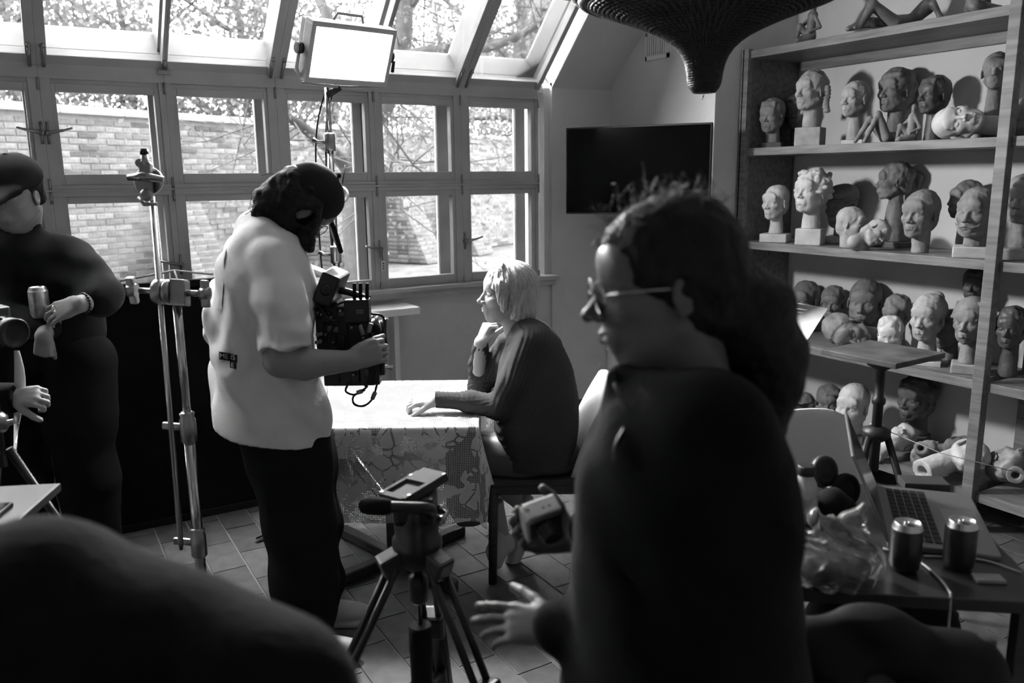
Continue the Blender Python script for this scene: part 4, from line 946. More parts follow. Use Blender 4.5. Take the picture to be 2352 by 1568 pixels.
for i, (r, z) in enumerate(prof):
    rings.tube([bax+np.array([(r+.003)*math.cos(t), (r+.003)*math.sin(t), z]) for t in np.linspace(0, 6.2832, 65)[:-1]], .0022, 5, closed=True)
for k in range(64):
    t = 6.2832*k/64
    for sgn in (-1, 1):
        rings.tube([bax+np.array([(r+.002)*math.cos(t+sgn*i*.022), (r+.002)*math.sin(t+sgn*i*.022), z]) for i, (r, z) in enumerate(prof[::3])], .0030, 4, False)
tag(rings.build('cane_weave', wick, bl_), kind='stuff')
R1, zr = prof[-1]; rm = B()
for dr, dz in ((0, 0), (.012, .014), (.006, .03)): rm.tube([bax+np.array([(R1+dr)*math.cos(t), (R1+dr)*math.sin(t), zr+dz]) for t in np.linspace(0, 6.2832, 97)[:-1]], .012, 8, closed=True)
rm.build('rim', wick, bl_)
for k in range(0): pass
wrp = B()
for k in range(120):
    t = 6.2832*k/120; p = bax+np.array([(R1+.008)*math.cos(t), (R1+.008)*math.sin(t), zr+.014]); d = np.array([math.cos(t), math.sin(t), 0])
    wrp.tube([p-d*.012-ZZ*.02, p+d*.018-ZZ*.005, p+d*.018+ZZ*.02, p-d*.008+ZZ*.028], .004, 4, False)
tag(wrp.build('rim_wrapping', wick, bl_), kind='stuff')
B().lathe(bax, [(R1*.98, zr+.03), (.06, zr+.14), (.03, zr+.16), (.03, zr+.2)], 48).build('top_cover', wick, bl_)
B().tube([bax+ZZ*(zr+.15), np.array([bax[0], bax[1], ZC])], .004, 6).build('cord', cable_m, bl_)
B().tube([b0+ZZ*.0, b0-ZZ*.012-UU*.006], .0018, 5).build('loose_strand', wick, bl_)

# ================================================================== people
def K(x, y, v): r = ray(x, y); return CC+r*v/float(r @ VV)      # point at floor distance v from the photographer
skin_l = M('skin_light', .36, .5, .3, bump=(120, .1, .001)); skin_m = M('skin_mid', .26, .5, .3, bump=(120, .1, .001)); skin_d = M('skin_tan', .11, .5, .3, bump=(120, .1, .001))
hair_b = M('hair_black', .007, .62, .25, noise=(40, .4), bump=(70, .8, .006)); hair_g = M('hair_grey', .42, .45, .35, noise=(40, .35, (6, 6, .7)), bump=(55, .7, .004))
tee = M('tshirt_cotton', .70, .9, .1, noise=(6, .05), bump=(9, .35, .03)); trous = M('trousers_black', .012, .95, .05, bump=(50, .2, .002))
knit_b = M('sweater_black', .010, .95, .05, sheen=.05, bump=(90, .3, .002)); fleece = M('fleece_black', .005, .95, .05, sheen=.05, bump=(60, .5, .004))
cap_m = M('cap_cloth', .020, .9, .1, bump=(90, .3, .001)); shoe_w = M('shoe_white', .55, .5, .3); sock = M('sock', .5, .9, .1, bump=(120, .3, .001))
def hand(S, w, fd, back, thumb_side, sc=1.0, curl=(.5, .5, .4), spread=.06, thumb=(.55, .75, -.25), tcurl=.35, k=.006, per=None):
    fd = nrm(fd); back = nrm(back-fd*np.dot(back, fd)); t = np.cross(back, fd)*thumb_side; w = np.asarray(w, float)
    S.ell(w+fd*.045*sc-back*.002*sc, np.array([.048, .034, .0145])*sc, np.stack([fd, t, back], 1), .012*sc); S.ell(w+fd*.030*sc+t*.018*sc-back*.008*sc, np.array([.030, .016, .014])*sc, np.stack([fd, t, back], 1), .012*sc)
    for i, (off, L) in enumerate(((.029, .072), (.010, .080), (-.010, .074), (-.028, .058))):
        p = w+fd*(.086-.004*abs(i-1))*sc+t*off*sc; d = nrm(fd+t*off/.03*spread); ax_ = np.cross(d, back); a = 0; r = .0092-.0006*i; cu = per[i] if per else curl
        S.cone(w+fd*.004*sc+t*off*.45*sc, p, .0155*sc, r*1.22*sc, .010*sc)
        for j, f_ in enumerate((.46, .30, .24)):
            a += cu[j]; dd = d*math.cos(a)-back*math.sin(a); q = p+dd*L*f_*sc; S.cone(p, q, r*sc*(1-.08*j), r*sc*(1-.08*(j+1)), .003*sc); p = q
    d = nrm(fd*thumb[0]+t*thumb[1]+back*thumb[2]); p = w+fd*.022*sc+t*.026*sc; S.cone(w+fd*.012*sc+t*.012*sc, p+d*.02*sc, .014*sc, .013*sc, .01*sc)
    for j, L in enumerate((.042, .032, .026)):
        q = p+d*L*sc; S.cone(p, q, (.0125-.0012*j)*sc, (.0115-.0014*j)*sc, .004*sc); p = q; d = nrm(d*math.cos(tcurl)+fd*math.sin(tcurl)*.8-back*math.sin(tcurl)*.5)
def wr(px, d): return px/FPX*d
def rows(S, data, v, off, k=.05, shrink=1.0):
    """torso traced as (y, x left, x right) rows; off = half distance of its two sides across the view"""
    for s in (-1, 1):
        P_, R_ = [], []
        for (y, x0, x1) in data:
            c = K((x0+x1)/2, y, v+s*off); d = -(RC.T @ (c-CC))[2]; P_.append(c); R_.append((x1-x0)/2/FPX*d*shrink)
        S.chain(P_, R_, k)
def wide_rows(S, data, v, r, k=.05, shrink=1.0):
    """frontal torso: (y, x left, x right) rows, front-to-back radius r"""
    prev = None
    for (y, x0, x1) in data:
        a = K(x0, y, v); b = K(x1, y, v); d_ = nrm(b-a); rr = min(r, np.linalg.norm(b-a)/2.05)*shrink; a = a+d_*rr; b = b-d_*rr; m = (a+b)/2
        S.cone(a, b, rr, rr, k)
        if prev is not None:
            S.cone(prev[0], a, prev[3], rr, k); S.cone(prev[1], b, prev[3], rr, k); S.cone(prev[2], m, prev[3], rr, k)
        prev = (a, b, m, rr)
def folds(d1, f1, amp, seed=0, d2=None):
    r = np.random.default_rng(seed); ph = r.uniform(0, 6, 4); d1 = nrm(d1).astype(np.float32); d2 = nrm(d2 if d2 is not None else np.cross(d1, [.3, .5, .8])).astype(np.float32)
    def fn(P):
        a = P @ d1; b = P @ d2; w = np.sin(a*f1+ph[0]+1.8*np.sin(b*f1*.31+ph[1]))+.5*np.sin(a*f1*1.9+b*f1*.5+ph[2])
        return amp*w*(.55+.45*np.sin(b*f1*.23+a*5+ph[3]))
    return fn
# ------------------------------------------------------------------ cameraman
VC = 2.70
pm = thing('person', 'cameraman in a loose pale t-shirt, dark trousers and cap, head bowed over a film camera', 'person', (K(690, 1300, VC)[0], K(690, 1300, VC)[1], 0))
hc = K(700, 470, VC); fdir = UU*.42-ZZ*.78+VV*.45; udir = UU*.80+ZZ*.55+VV*.1; HRm = RL(fdir, udir)
S = SDF(); P, c, e = head(S, hc, HRm, .232, jaw=1.0, nose=1.1); S.cone(P(0, .10, .25), K(632, 545, VC), .060, .066, .03); S.ell(K(610, 600, VC), (.10, .10, .06), None, .05)
ex = [(S, .0042)]
S2 = SDF(); rows(S2, [(610, 540, 680), (760, 530, 680), (900, 530, 690), (1000, 580, 720)], VC, .07, .05, .85)
for s, x0 in ((-1, 675), (1, 700)):
    S2.chain([K(x0, 1010, VC+s*.09), K(x0+15, 1200, VC+s*.10), K(x0+5, 1440, VC+s*.11)], [.075, .055, .04], .03)
S3 = SDF(); el = K(645, 826, 2.46); wri = K(806, 828, 2.50); S3.cone(K(625, 620, 2.52), el, .055, .050, .02); S3.chain([el, K(700, 836, 2.47), wri], [.050, .047, .031], .02)
hand(S3, wri, UU*.93+ZZ*.30+VV*.1, -VV+ZZ*.3, 1, 1.05, (.95, 1.0, .7), .02, (.85, .25, -.5), .5)
S3.chain([K(640, 620, 2.88), K(650, 720, 2.95), K(690, 612, 2.95)], [.05, .045, .030], .02); hand(S3, K(690, 612, 2.95), UU*.93-ZZ*.30, ZZ+UU*.3, -1, 1.05, (.35, .4, .3), .05)
sdf_obj('body', S2, .008, skin_m, pm, ex+[(S3, .0042)])
S = SDF(); rows(S, [(585, 530, 690), (650, 503, 715), (720, 497, 712), (800, 497, 708), (880, 502, 728), (960, 508, 748), (1030, 512, 752)], VC, .085, .05)
S.cone(K(600, 535, VC), K(640, 560, VC), .085, .075, .05); S.push(); S.chain([K(622, 600, 2.54), K(640, 700, 2.50), K(655, 815, 2.46)], [.080, .086, .084], .03); S.folds(folds(UU*.4+ZZ*.9, 55, .004, 12)); S.plane(K(652, 804, 2.46), nrm(K(655, 815, 2.46)-K(640, 700, 2.50)), .003); S.pop(.010); S.cone(K(640, 590, 2.87), K(665, 760, 2.95), .085, .075, .04)
S.folds(folds(UU+ZZ*.25, 40, .011, 2, ZZ)); S.folds(folds(UU*.5+ZZ*.8, 24, .009, 9, UU)); S.folds(folds(UU*.8-ZZ*.5, 60, .004, 14, ZZ)); S.noise(16, .006, 4)
def hem(P):
    Pc = P-K(600, 1012, VC).astype(np.float32); return np.zeros(len(P), np.float32)
hp = K(600, 1014, 2.50); S.plane(hp, -ZZ-UU*.20, .006); 
S.cone(K(645, 520, VC), K(625, 560, VC), .062, .066, .012, '-')
ts = sdf_obj('t_shirt', S, .0065, tee, pm)
S = SDF(); 
for s, dx in ((-1, 0), (1, 14)):
    S.chain([K(645+dx, 945, VC+s*.08), K(652+dx, 985, VC+s*.08), K(668+dx, 1060, VC+s*.085), K(690+dx, 1200, VC+s*.09), K(700+dx, 1330, VC+s*.10), K(702+dx, 1425+(20 if s < 0 else -5), VC+s*.10)], [.118, .125, .128, .112, .105, .100], .06)
S.folds(folds(ZZ+UU*.2, 30, .005, 5)); S.plane(K(652, 930, VC), ZZ, .01); S.plane((0, 0, .035), -ZZ, .004); sdf_obj('trousers', S, .009, trous, pm)
for s, px in ((1, 728), (-1, 690)):
    f = K(px, 1440, VC+s*.12); f[2] = .045; S = SDF(); S.ell(f+UU*.07, (.14, .047, .045), RUV, .01); S.ell(f-UU*.02+ZZ*.03, (.07, .042, .055), RUV, .03); S.box(f+UU*.055-ZZ*.034, (.125, .036, .004), .008, RUV, .01); S.plane((0, 0, .0), -ZZ, .003); S.noise(60, .0015, 2); sdf_obj('shoe', S, .005, shoe_w, pm)
S = SDF(); co = lambda x, y, z: hc+HRm @ (np.array([x, y, z-.5])*.232)
S.ell(co(0, .10, .69), np.array([.365, .43, .375])*.232, HRm, .01); S.ell(co(0, .0, .76), np.array([.31, .36, .29])*.232, HRm, .03); S.plane(co(0, -.30, .62), HRm @ np.array([0, -.12, -1.0]), .006); S.noise(50, .0025, 8)
S.box(co(0, -.58, .60), np.array([.25, .20, .008])*.232, .006, HRm @ rotx(.32), .012); S.ell(co(0, .08, 1.125), (.008, .008, .006), HRm, .003)
sdf_obj('cap', S, .0042, cap_m, pm)
S = SDF(); hairl = [[(668, 425), (622, 455), (598, 490), (588, 520)], [(665, 440), (628, 480), (612, 515), (604, 540)], [(690, 450), (650, 490), (645, 535), (668, 566)], [(705, 460), (682, 510), (676, 550), (690, 574)], [(715, 475), (705, 520), (704, 555), (712, 574)], [(672, 415), (635, 432), (605, 455), (592, 478)], [(690, 460), (664, 520), (658, 552), (672, 572)]]
r = np.random.default_rng(5)
for i, ch_ in enumerate(hairl):
    for s in (-.06, -.015, .035):
        pts = [K(x+r.uniform(-4, 4), y+r.uniform(-4, 4), VC+s+r.uniform(-.01, .01)) for x, y in ch_]; S.chain(pts, [.038, .032, .024, .010], .012)
S.ell(hc+HRm @ np.array([0, .03, .0]), np.array([.37, .42, .40])*.232, HRm, .03); S.ell(co(0, -.20, .10), np.array([.25, .25, .20])*.232, HRm, .03)
S.noise(120, .004, 6); S.noise(60, .006, 9); S.ell(co(0, -.42, .46), np.array([.22, .20, .25])*.232, HRm, .01, '-'); S.ell(co(-.36, .02, .46), np.array([.12, .12, .15])*.232, HRm, .01, '-')
hr_ = sdf_obj('hair', S, .0045, hair_b, pm)
hs = B()
for i in range(190):
    a = r.uniform(0, 1); x, y = 655-60*a+r.uniform(-10, 10), 415+75*a+r.uniform(-18, 22); p0 = K(x, y, VC+r.uniform(-.07, .05)); p1 = p0-UU*r.uniform(.005, .035)-ZZ*r.uniform(-.01, .03)+VV*r.uniform(-.02, .02); p2 = p1-UU*r.uniform(-.02, .03)-ZZ*r.uniform(.005, .04); hs.tube(spline([p0, p1, p2], 3), .0011, 3, False)
for i in range(50):
    x = r.uniform(600, 712); p0 = K(x, 560, VC+r.uniform(-.06, .04)); hs.tube(spline([p0, p0-ZZ*.02+UU*r.uniform(-.01, .02), p0-ZZ*.028+UU*r.uniform(-.005, .035)], 3), .0009, 3, False)
tag(hs.build('loose_hair', hair_b, pm), kind='stuff')
gl = B(); e1 = co(-.33, .0, .52); gl.tube([e1, co(-.30, -.30, .53)], .0018, 5); gl.tube([co(-.13+.1*math.cos(t), -.40, .49+.09*math.sin(t)) for t in np.linspace(0, 6.28, 14)[:-1]], .0016, 4, closed=True); gl.build('glasses', steel_d, pm)
# printed bands on the back of the shirt
def text(body, size, M_, mat, parent, name='lettering', ext=.0006, align='CENTER'):
    cu = bpy.data.curves.new(name, 'FONT'); cu.body = body; cu.size = size; cu.extrude = ext; cu.align_x = align; cu.align_y = 'CENTER'
    tmp = bpy.data.objects.new(name, cu); dg = bpy.context.evaluated_depsgraph_get(); COL.objects.link(tmp); dg.update()
    me = bpy.data.meshes.new_from_object(tmp.evaluated_get(dg)); bpy.data.objects.remove(tmp); me.transform(Matrix(M_.tolist())); o = link(name, me, mat, parent); return o
def mat4(R_, o_): m = np.eye(4); m[:3, :3] = R_; m[:3, 3] = o_; return m
from mathutils.bvhtree import BVHTree
def drape(obj, strip_px, half, name, mat, parent, lift=.003, n=10, m=3):
    """patch of print lying on a garment: pixel polyline dropped along the view onto the cloth"""
    me = obj.data; bv = BVHTree.FromPolygons([v.co for v in me.vertices], [tuple(p.vertices) for p in me.polygons]); V = []; F = []
    pts = []
    for i in range(n):
        t = i/(n-1)*(len(strip_px)-1); k = min(int(t), len(strip_px)-2); a = np.array(strip_px[k])*(1-(t-k))+np.array(strip_px[k+1])*(t-k); pts.append(a)
    for i, a in enumerate(pts):
        for j in range(m):
            y = a[1]+half*(2*j/(m-1)-1); d = ray(a[0], y); hit = bv.ray_cast(Vector(CC.tolist()), Vector(d.tolist()))
            if hit[0] is None: return None
            V.append(np.array(hit[0])-nrm(d)*lift)
    for i in range(n-1):
        for j in range(m-1): F.append((i*m+j, i*m+j+1, (i+1)*m+j+1, (i+1)*m+j))
    return link(name, npmesh(name, V, F, True), mat, parent)
inkc = M('print_black', .012, .8, .1); wht = M('print_white', .5, .8, .1)
drape(ts, [(503, 816), (522, 819), (545, 824)], 9, 'printed_band', inkc, pm); drape(ts, [(528, 836), (543, 840)], 8, 'printed_band', inkc, pm)
drape(ts, [(514, 610), (521, 575)], 12, 'printed_band', inkc, pm); drape(ts, [(514, 655), (510, 710)], 14, 'printed_band', inkc, pm)
def letters(body, px, py, v, size, slope=0.0):
    cu = bpy.data.curves.new('lettering', 'FONT'); cu.body = body; cu.size = 1; cu.align_x = 'LEFT'; cu.align_y = 'CENTER'
    tmp = bpy.data.objects.new('lettering', cu); COL.objects.link(tmp); dg = bpy.context.evaluated_depsgraph_get(); dg.update(); me = bpy.data.meshes.new_from_object(tmp.evaluated_get(dg)); bpy.data.objects.remove(tmp)
    bv = BVHTree.FromPolygons([w.co for w in ts.data.vertices], [tuple(p.vertices) for p in ts.data.polygons])
    for w in me.vertices:
        x, y = px+w.co.x*size, py-w.co.y*size+slope*w.co.x*size; d = ray(x, y); hit = bv.ray_cast(Vector(CC.tolist()), Vector(d.tolist()))
        w.co = Vector((np.array(hit[0])-nrm(d)*.0045).tolist()) if hit[0] is not None else Vector(K(x, y, 2.6).tolist())
    link('lettering', me, wht, pm)
letters('ME IS', 504, 817, 2.6, 16, .12); letters('E', 530, 838, 2.6, 14, .1)
# ------------------------------------------------------------------ seated woman
VWm = 3.28
pw_ = thing('person', 'grey-haired woman in a ribbed dark cardigan seated at the table, chin on hand', 'person', (K(1250, 1000, VWm)[0], K(1250, 1000, VWm)[1], 0))
hw = K(1163, 674, VWm); HW = RL(-UU*.96-VV*.20+ZZ*.05, ZZ+UU*.02); SCW = .236
S = SDF(); P, c, e = head(S, hw, HW, SCW, jaw=.95, nose=1.05, lips=.85, cheek=1.1, smile=.6); S.cone(P(0, .12, .2), K(1195, 770, VWm), .052, .060, .03)
S3 = SDF(); fw = K(1003, 918, 3.14); S3.cone(K(1060, 918, 3.14), fw, .032, .026, .01); hand(S3, fw, -UU*.98-ZZ*.02, ZZ*.9-VV*.35, 1, .95, (.55, .8, .5), .02, (.75, .45, -.3))
fw2 = K(1104, 786, 3.36); hand(S3, fw2, ZZ*.88+UU*.35, -UU*.8-VV*.4, -1, .92, (1.2, 1.4, .9), .02, (.7, .35, -.4)); S3.cone(K(1100, 850, 3.39), fw2, .030, .027, .01)
S2 = SDF(); rows(S2, [(810, 1175, 1260), (900, 1160, 1300), (1010, 1180, 1310)], VWm, .06, .05, .9)
for s, kn_, an_, a2 in ((-1, (1095, 1040), (1152, 1225), (1150, 1262)), (1, (1080, 1030), (1206, 1165), (1205, 1190))):
    S2.chain([K(1265, 1035, VWm+s*.08), K(*kn_, VWm+s*.07), K((kn_[0]+an_[0])/2, (kn_[1]+an_[1])/2+3, VWm+s*.06), K(*an_, VWm+s*.05)], [.085, .062, .052, .032], .03)
S3.box(TC+ZZ*(TZ-.099), (TA, TB, .10), .001, RUV, .002, '-'); S2.box(uv(.105, 3.29, .38), (.215, .205, .064), .002, RUV, .004, '-'); sdf_obj('body', S2, .008, skin_l, pw_, [(S, .0038), (S3, .0038)])
S = SDF(); rows(S, [(775, 1175, 1250), (800, 1158, 1285), (860, 1146, 1310), (920, 1142, 1322), (980, 1142, 1322), (1050, 1150, 1316)], VWm, .075, .04)
S.chain([K(1222, 785, 3.13), K(1180, 880, 3.10), K(1148, 936, 3.10)], [.066, .056, .047], .03); S.chain([K(1148, 936, 3.10), K(1080, 922, 3.13), K(1002, 917, 3.14)], [.047, .041, .031], .02)
S.chain([K(1170, 790, 3.42), K(1125, 850, 3.44), K(1100, 890, 3.42)], [.058, .050, .045], .03); S.chain([K(1100, 890, 3.42), K(1098, 840, 3.41), K(1103, 796, 3.37)], [.045, .040, .034], .02)
S.cone(K(1185, 735, VWm), K(1172, 775, VWm), .050, .056, .012, '-')
uu0 = float(K(1140, 940, 3.1) @ UU)
def rib(Pp):
    a = Pp @ np.asarray(UU*.9-ZZ*.38+VV*.3, np.float32); b = Pp @ np.asarray(VV*.8+ZZ*.5, np.float32); uu_ = Pp @ UU.astype(np.float32); w = np.clip((uu0-uu_)/.03, 0, 1)*np.clip((.80-Pp[:, 2])/.03, 0, 1); a2 = Pp @ np.asarray(VV*.55+ZZ*.83, np.float32); return (1-w)*.0022*np.sin(a*400+3*np.sin(b*7))+w*.0022*np.sin(a2*420+2*np.sin(uu_*30))+.0022*np.sin(a*34+b*9+2*np.sin(b*6))*(1-.6*w)
S.folds(rib); S.box(TC+ZZ*(TZ-.099), (TA, TB, .10), .001, RUV, .003, '-'); S.plane(K(1240, 1046, VWm), -ZZ+UU*.05, .006); S.plane(K(1000, 920, 3.14), -UU*.98, .004)
sw_ = sdf_obj('cardigan', S, .0058, M('cardigan_knit', .055, .95, .1, bump=(150, .3, .001)), pw_)
S = SDF(); S.chain([K(1268, 1040, VWm-.06), K(1190, 1045, VWm-.08), K(1085, 1045, VWm-.08)], [.106, .098, .082], .05); S.chain([K(1268, 1035, VWm+.06), K(1190, 1035, VWm+.08), K(1070, 1035, VWm+.07)], [.106, .098, .082], .05)
S.chain([K(1085, 1050, VWm-.07), K(1085, 1120, VWm-.06), K(1088, 1165, VWm-.05)], [.085, .088, .092], .04); S.chain([K(1070, 1040, VWm+.06), K(1070, 1110, VWm+.06), K(1078, 1160, VWm+.05)], [.082, .085, .088], .04)
S.folds(folds(UU*.6+ZZ*.8, 44, .005, 7)); S.box(uv(.105, 3.29, .38), (.213, .203, .064), .002, RUV, .004, '-'); S.plane(K(1080, 1185, VWm), -ZZ+UU*.25, .005); S.plane((0, 0, .432), np.array([0, 0, 0])+UU*.0-ZZ*1.0, .004) if False else None
sdf_obj('skirt', S, .007, M('skirt_satin', .10, .42, .35, bump=(30, .2, .003)), pw_)
for s, an_, toe, lab in ((-1, (1150, 1240), (1140, 1290), 0), (1, (1208, 1172), (1176, 1292), 1)):
    a = K(*an_, VWm+s*.05); t_ = K(*toe, VWm+s*.05-.03); S = SDF(); S.cone(K(an_[0]-(4 if lab == 0 else 0), an_[1]-(25 if lab == 0 else 20), VWm+s*.05), a, .036, .034, .02)
    S.chain([a, (a+t_)/2+UU*(.012 if lab else -.008), t_], [.036, .040, .030], .02); S.ell(a+UU*.03-ZZ*.02, (.03, .03, .035), None, .03); S.noise(80, .001, 4); S.plane((0, 0, .002), -ZZ, .003); sdf_obj('slipper_sock', S, .0045, sock, pw_)
S = SDF(); co = lambda x, y, z: hw+HW @ (np.array([x, y, z-.5])*SCW)
S.push(); S.ell(co(0, .09, .66), np.array([.385, .465, .405])*SCW, HW, .01); S.ell(co(0, .20, .36), np.array([.36, .34, .34])*SCW, HW, .03); S.ell(co(0, .26, .20), np.array([.33, .27, .22])*SCW, HW, .03)
S.ell(co(0, -.50, .30), np.array([.60, .52, .44])*SCW, HW, .012, '-'); S.box(co(0, -.62, .35), np.array([.5, .40, .27])*SCW, .01, HW, .012, '-'); S.pop(.01)
for i in range(13):
    x = -.30+.05*i; S.cone(co(x*.6, -.12, 1.0), co(x*1.05, -.36+.9*x*x, .60+.10*abs(x)), .034*SCW/.236*.24, .020*SCW, .006)
S.cone(co(.35, -.18, .68), co(.335, -.10, .30), .028, .016, .012)
S.ell(co(-.42, .0, .40), np.array([.16, .14, .19])*SCW, HW, .008, '-')
def strands(Pp):
    Q = (Pp-hw.astype(np.float32)) @ HW.astype(np.float32); an_ = np.arctan2(Q[:, 0], Q[:, 1]+.02); return .0016*np.sin(an_*46+2*np.sin(Q[:, 2]*40))+.0018*np.sin(an_*19+Q[:, 2]*30)
S.folds(strands); S.plane(co(0, 0, .06), HW @ np.array([0, -.1, -1.0]), .012); sdf_obj('hair', S, .0036, hair_g, pw_)
def irises(parent, co_, sc, xs=(-.13, .13)):
    for x in xs:
        B().lathe(co_(x, -.350, .495), [(.019*sc, -.004), (.018*sc, .0), (.010*sc, .0022), (.001, .0026)], 14, parent['fdir']).build('iris', M('iris', .03, .25, .6), parent)
pw_['fdir'] = [float(q) for q in HW @ np.array([0, -1.0, 0])]; irises(pw_, co, SCW); del pw_['fdir']
for s in (-1, 1): B().tube([co(s*.06, -.365, .578), co(s*.14, -.345, .600), co(s*.21, -.30, .580)], [.0022, .0026, .0014], 6).build('eyebrow', hair_g, pw_)
B().lathe(co(-.345, .03, .36), [(.0035, -.003), (.004, 0), (.002, .003)], 8).build('earring', chrome, pw_)
# ------------------------------------------------------------------ man with cap at the left
VM = 3.12
pl_ = thing('person', 'man in a black pullover and dark cap holding a drink can', 'person', (K(120, 1100, VM)[0], K(120, 1100, VM)[1], 0))
hm = K(32, 446, VM); HM = RL(-VV*.93-UU*.18-ZZ*.28, ZZ-VV*.25+UU*.03); SCM = .238
S = SDF(); P, c, e = head(S, hm, HM, SCM, jaw=1.12, cheek=1.15, nose=.9, brow=.9, wide=1.08); S.cone(P(0, .12, .22), K(40, 560, VM+.05), .062, .072, .03)
S2 = SDF(); wide_rows(S2, [(620, -60, 150), (700, -60, 170), (900, -40, 190)], VM+.05, .065, .05)
for x0 in (10, 150): S2.chain([K(x0, 930, VM), K(x0+20, 1120, VM), K(x0+35, 1330, VM)], [.08, .06, .045], .03)
S3 = SDF(); eb = K(238, 690, 3.0); wm = K(186, 697, 2.925); S3.cone(eb, wm, .042, .030, .01)
hand(S3, wm, -UU*.90-VV*.12-ZZ*.30, -VV*.80+ZZ*.55+UU*.1, -1, 1.05, (.30, .50, .40), .03, (.8, .35, -.6), .3)
wm2 = K(100, 770, 2.92); hand(S3, wm2, -ZZ+UU*-.15, -VV+UU*.3, 1, .85, (1.3, 1.3, .7), .0, (.9, .15, -.5), .6); S3.cone(K(120, 740, 3.0), wm2, .03, .028, .01)
sdf_obj('body', S2, .008, skin_m, pl_, [(S, .0042), (S3, .0040)])
S = SDF(); wide_rows(S, [(602, -75, 165), (650, -110, 214), (700, -105, 222), (760, -90, 228), (850, -70, 232)], VM+.05, .112, .04); S.cone(K(40, 520, VM+.04), K(45, 590, VM+.05), .072, .10, .05)
S.chain([K(160, 598, VM+.04), K(206, 640, 3.10), K(240, 675, 3.03)], [.088, .072, .058], .05); S.cone(K(238, 674, 3.03), K(224, 690, 2.99), .058, .052, .05); S.cone(K(205, 660, 3.08), K(228, 690, 3.0), .055, .050, .05)
S.chain([K(-60, 560, VM+.03), K(-70, 690, VM-.04), K(60, 745, 3.0), K(112, 752, 2.97)], [.085, .070, .05, .042], .03)
S.folds(folds(ZZ+UU*.4, 40, .007, 11)); S.cone(K(36, 470, VM), K(40, 530, VM+.03), .058, .060, .008, '-'); S.plane(K(100, 845, VM), -ZZ, .01); sdf_obj('pullover', S, .0075, knit_b, pl_)
S = SDF()
for x0, dx in ((5, -10), (165, 30)): S.chain([K(x0+25, 830, VM+.02), K(x0+15, 940, VM+.02), K(x0+dx*.6+22, 1110, VM+.02), K(x0+dx+35, 1330, VM+.02)], [.125, .13, .105, .095], .06)
S.folds(folds(ZZ+UU*.2, 34, .003, 15)); S.plane((0, 0, .03), -ZZ, .004); sdf_obj('trousers', S, .009, M('trousers_dark', .009, .95, .05, bump=(60, .3, .002)), pl_)
for x0 in (25, 225):
    f = K(x0, 1340, VM); f[2] = .045; S = SDF(); S.ell(f-VV*.06, (.047, .13, .045), RUV, .01); S.ell(f+ZZ*.03, (.042, .06, .05), RUV, .03); S.plane((0, 0, 0), -ZZ, .003); sdf_obj('shoe', S, .006, black, pl_)
S = SDF(); co = lambda x, y, z: hm+HM @ (np.array([x, y, z-.5])*SCM)
S.ell(co(0, .08, .74), np.array([.40, .45, .38])*SCM, HM, .01); S.plane(co(0, -.25, .605), HM @ np.array([0, .12, -1.0]), .006); S.noise(50, .002, 3); S.ell(co(0, .05, 1.12), (.008, .008, .005), None, .003)
S.box(co(0, -.47, .640), np.array([.31, .22, .012])*SCM, .010, HM @ rotx(.12), .02); S.ell(co(0, -.30, .66), np.array([.37, .20, .09])*SCM, HM, .02)
sdf_obj('cap', S, .0045, cap_m, pl_)
S = SDF(); hair_cap(S, hm, HM, SCM, line=.60, front=-.05, thick=.022, amp=.01, back=.25, wide=1.08); sdf_obj('hair', S, .005, hair_b, pl_)
pl_['fdir'] = [float(q) for q in HM @ np.array([0, -1.0, 0])]; irises(pl_, co, SCM); del pl_['fdir']
for s in (-1, 1): B().tube([co(s*.06, -.365, .572), co(s*.15, -.345, .588), co(s*.22, -.30, .570)], [.003, .0034, .002], 6).build('eyebrow', hair_b, pl_)
br = B()
for i in range(18):
    t = 6.283*i/18; q = (eb*.15+wm*.85); d_ = nrm(wm-eb); a_ = nrm(np.cross(d_, ZZ)); b_ = np.cross(d_, a_); br.lathe(q+.034*(math.cos(t)*a_+math.sin(t)*b_), [(.001, -.006), (.006, 0), (.001, .006)], 6, np.cross(d_, math.cos(t)*a_+math.sin(t)*b_))
tag(br.build('bracelet', steel_d, pl_), kind='stuff')
B().tube([wm+nrm(wm-eb)*.10+.011*(math.cos(t)*ZZ+math.sin(t)*VV)-ZZ*.005 for t in np.linspace(0, 6.283, 14)[:-1]], .0018, 5, closed=True).build('ring', chrome, pl_)
# ------------------------------------------------------------------ woman in black in front
VF = 1.15
pf2 = thing('person', 'smiling dark-haired woman in black fleece and glasses holding a small camera', 'person', (K(1560, 1300, VF)[0], K(1560, 1300, VF)[1], 0))
hf = K(1517, 655, VF); HF = RL(-UU*.975-VV*.10-ZZ*.10, ZZ-UU*.10); SCF = .221
S = SDF(); P, c, e = head(S, hf, HF, SCF, jaw=.98, nose=1.18, lips=1.25, cheek=1.15, smile=1.6, chin=.95); S.cone(P(0, .12, .2), K(1590, 930, VF), .052, .062, .03)
S3 = SDF(); w1 = K(1325, 1232, 1.37); S3.cone(K(1400, 1220, 1.32), w1, .032, .027, .01); hand(S3, w1, -UU*.97-VV*.05+ZZ*.05, VV*.62-ZZ*.72, 1, .92, (.45, .75, .55), .03, (.30, .40, -.75), .5)
w2 = K(1282, 1440, 1.12); S3.cone(K(1330, 1450, 1.12), w2, .031, .026, .01); hand(S3, w2, -UU*.97-ZZ*.05+VV*.25, -VV*.55+ZZ*.8, -1, .85, (.25, .3, .2), .04, (.75, .65, -.2), .2, per=[(.0, .1, .1), (.15, .2, .15), (.3, .35, .2), (.45, .4, .3)])
S2 = SDF(); rows(S2, [(960, 1440, 1660), (1150, 1400, 1740), (1400, 1380, 1760)], VF+.02, .05, .04, .85)
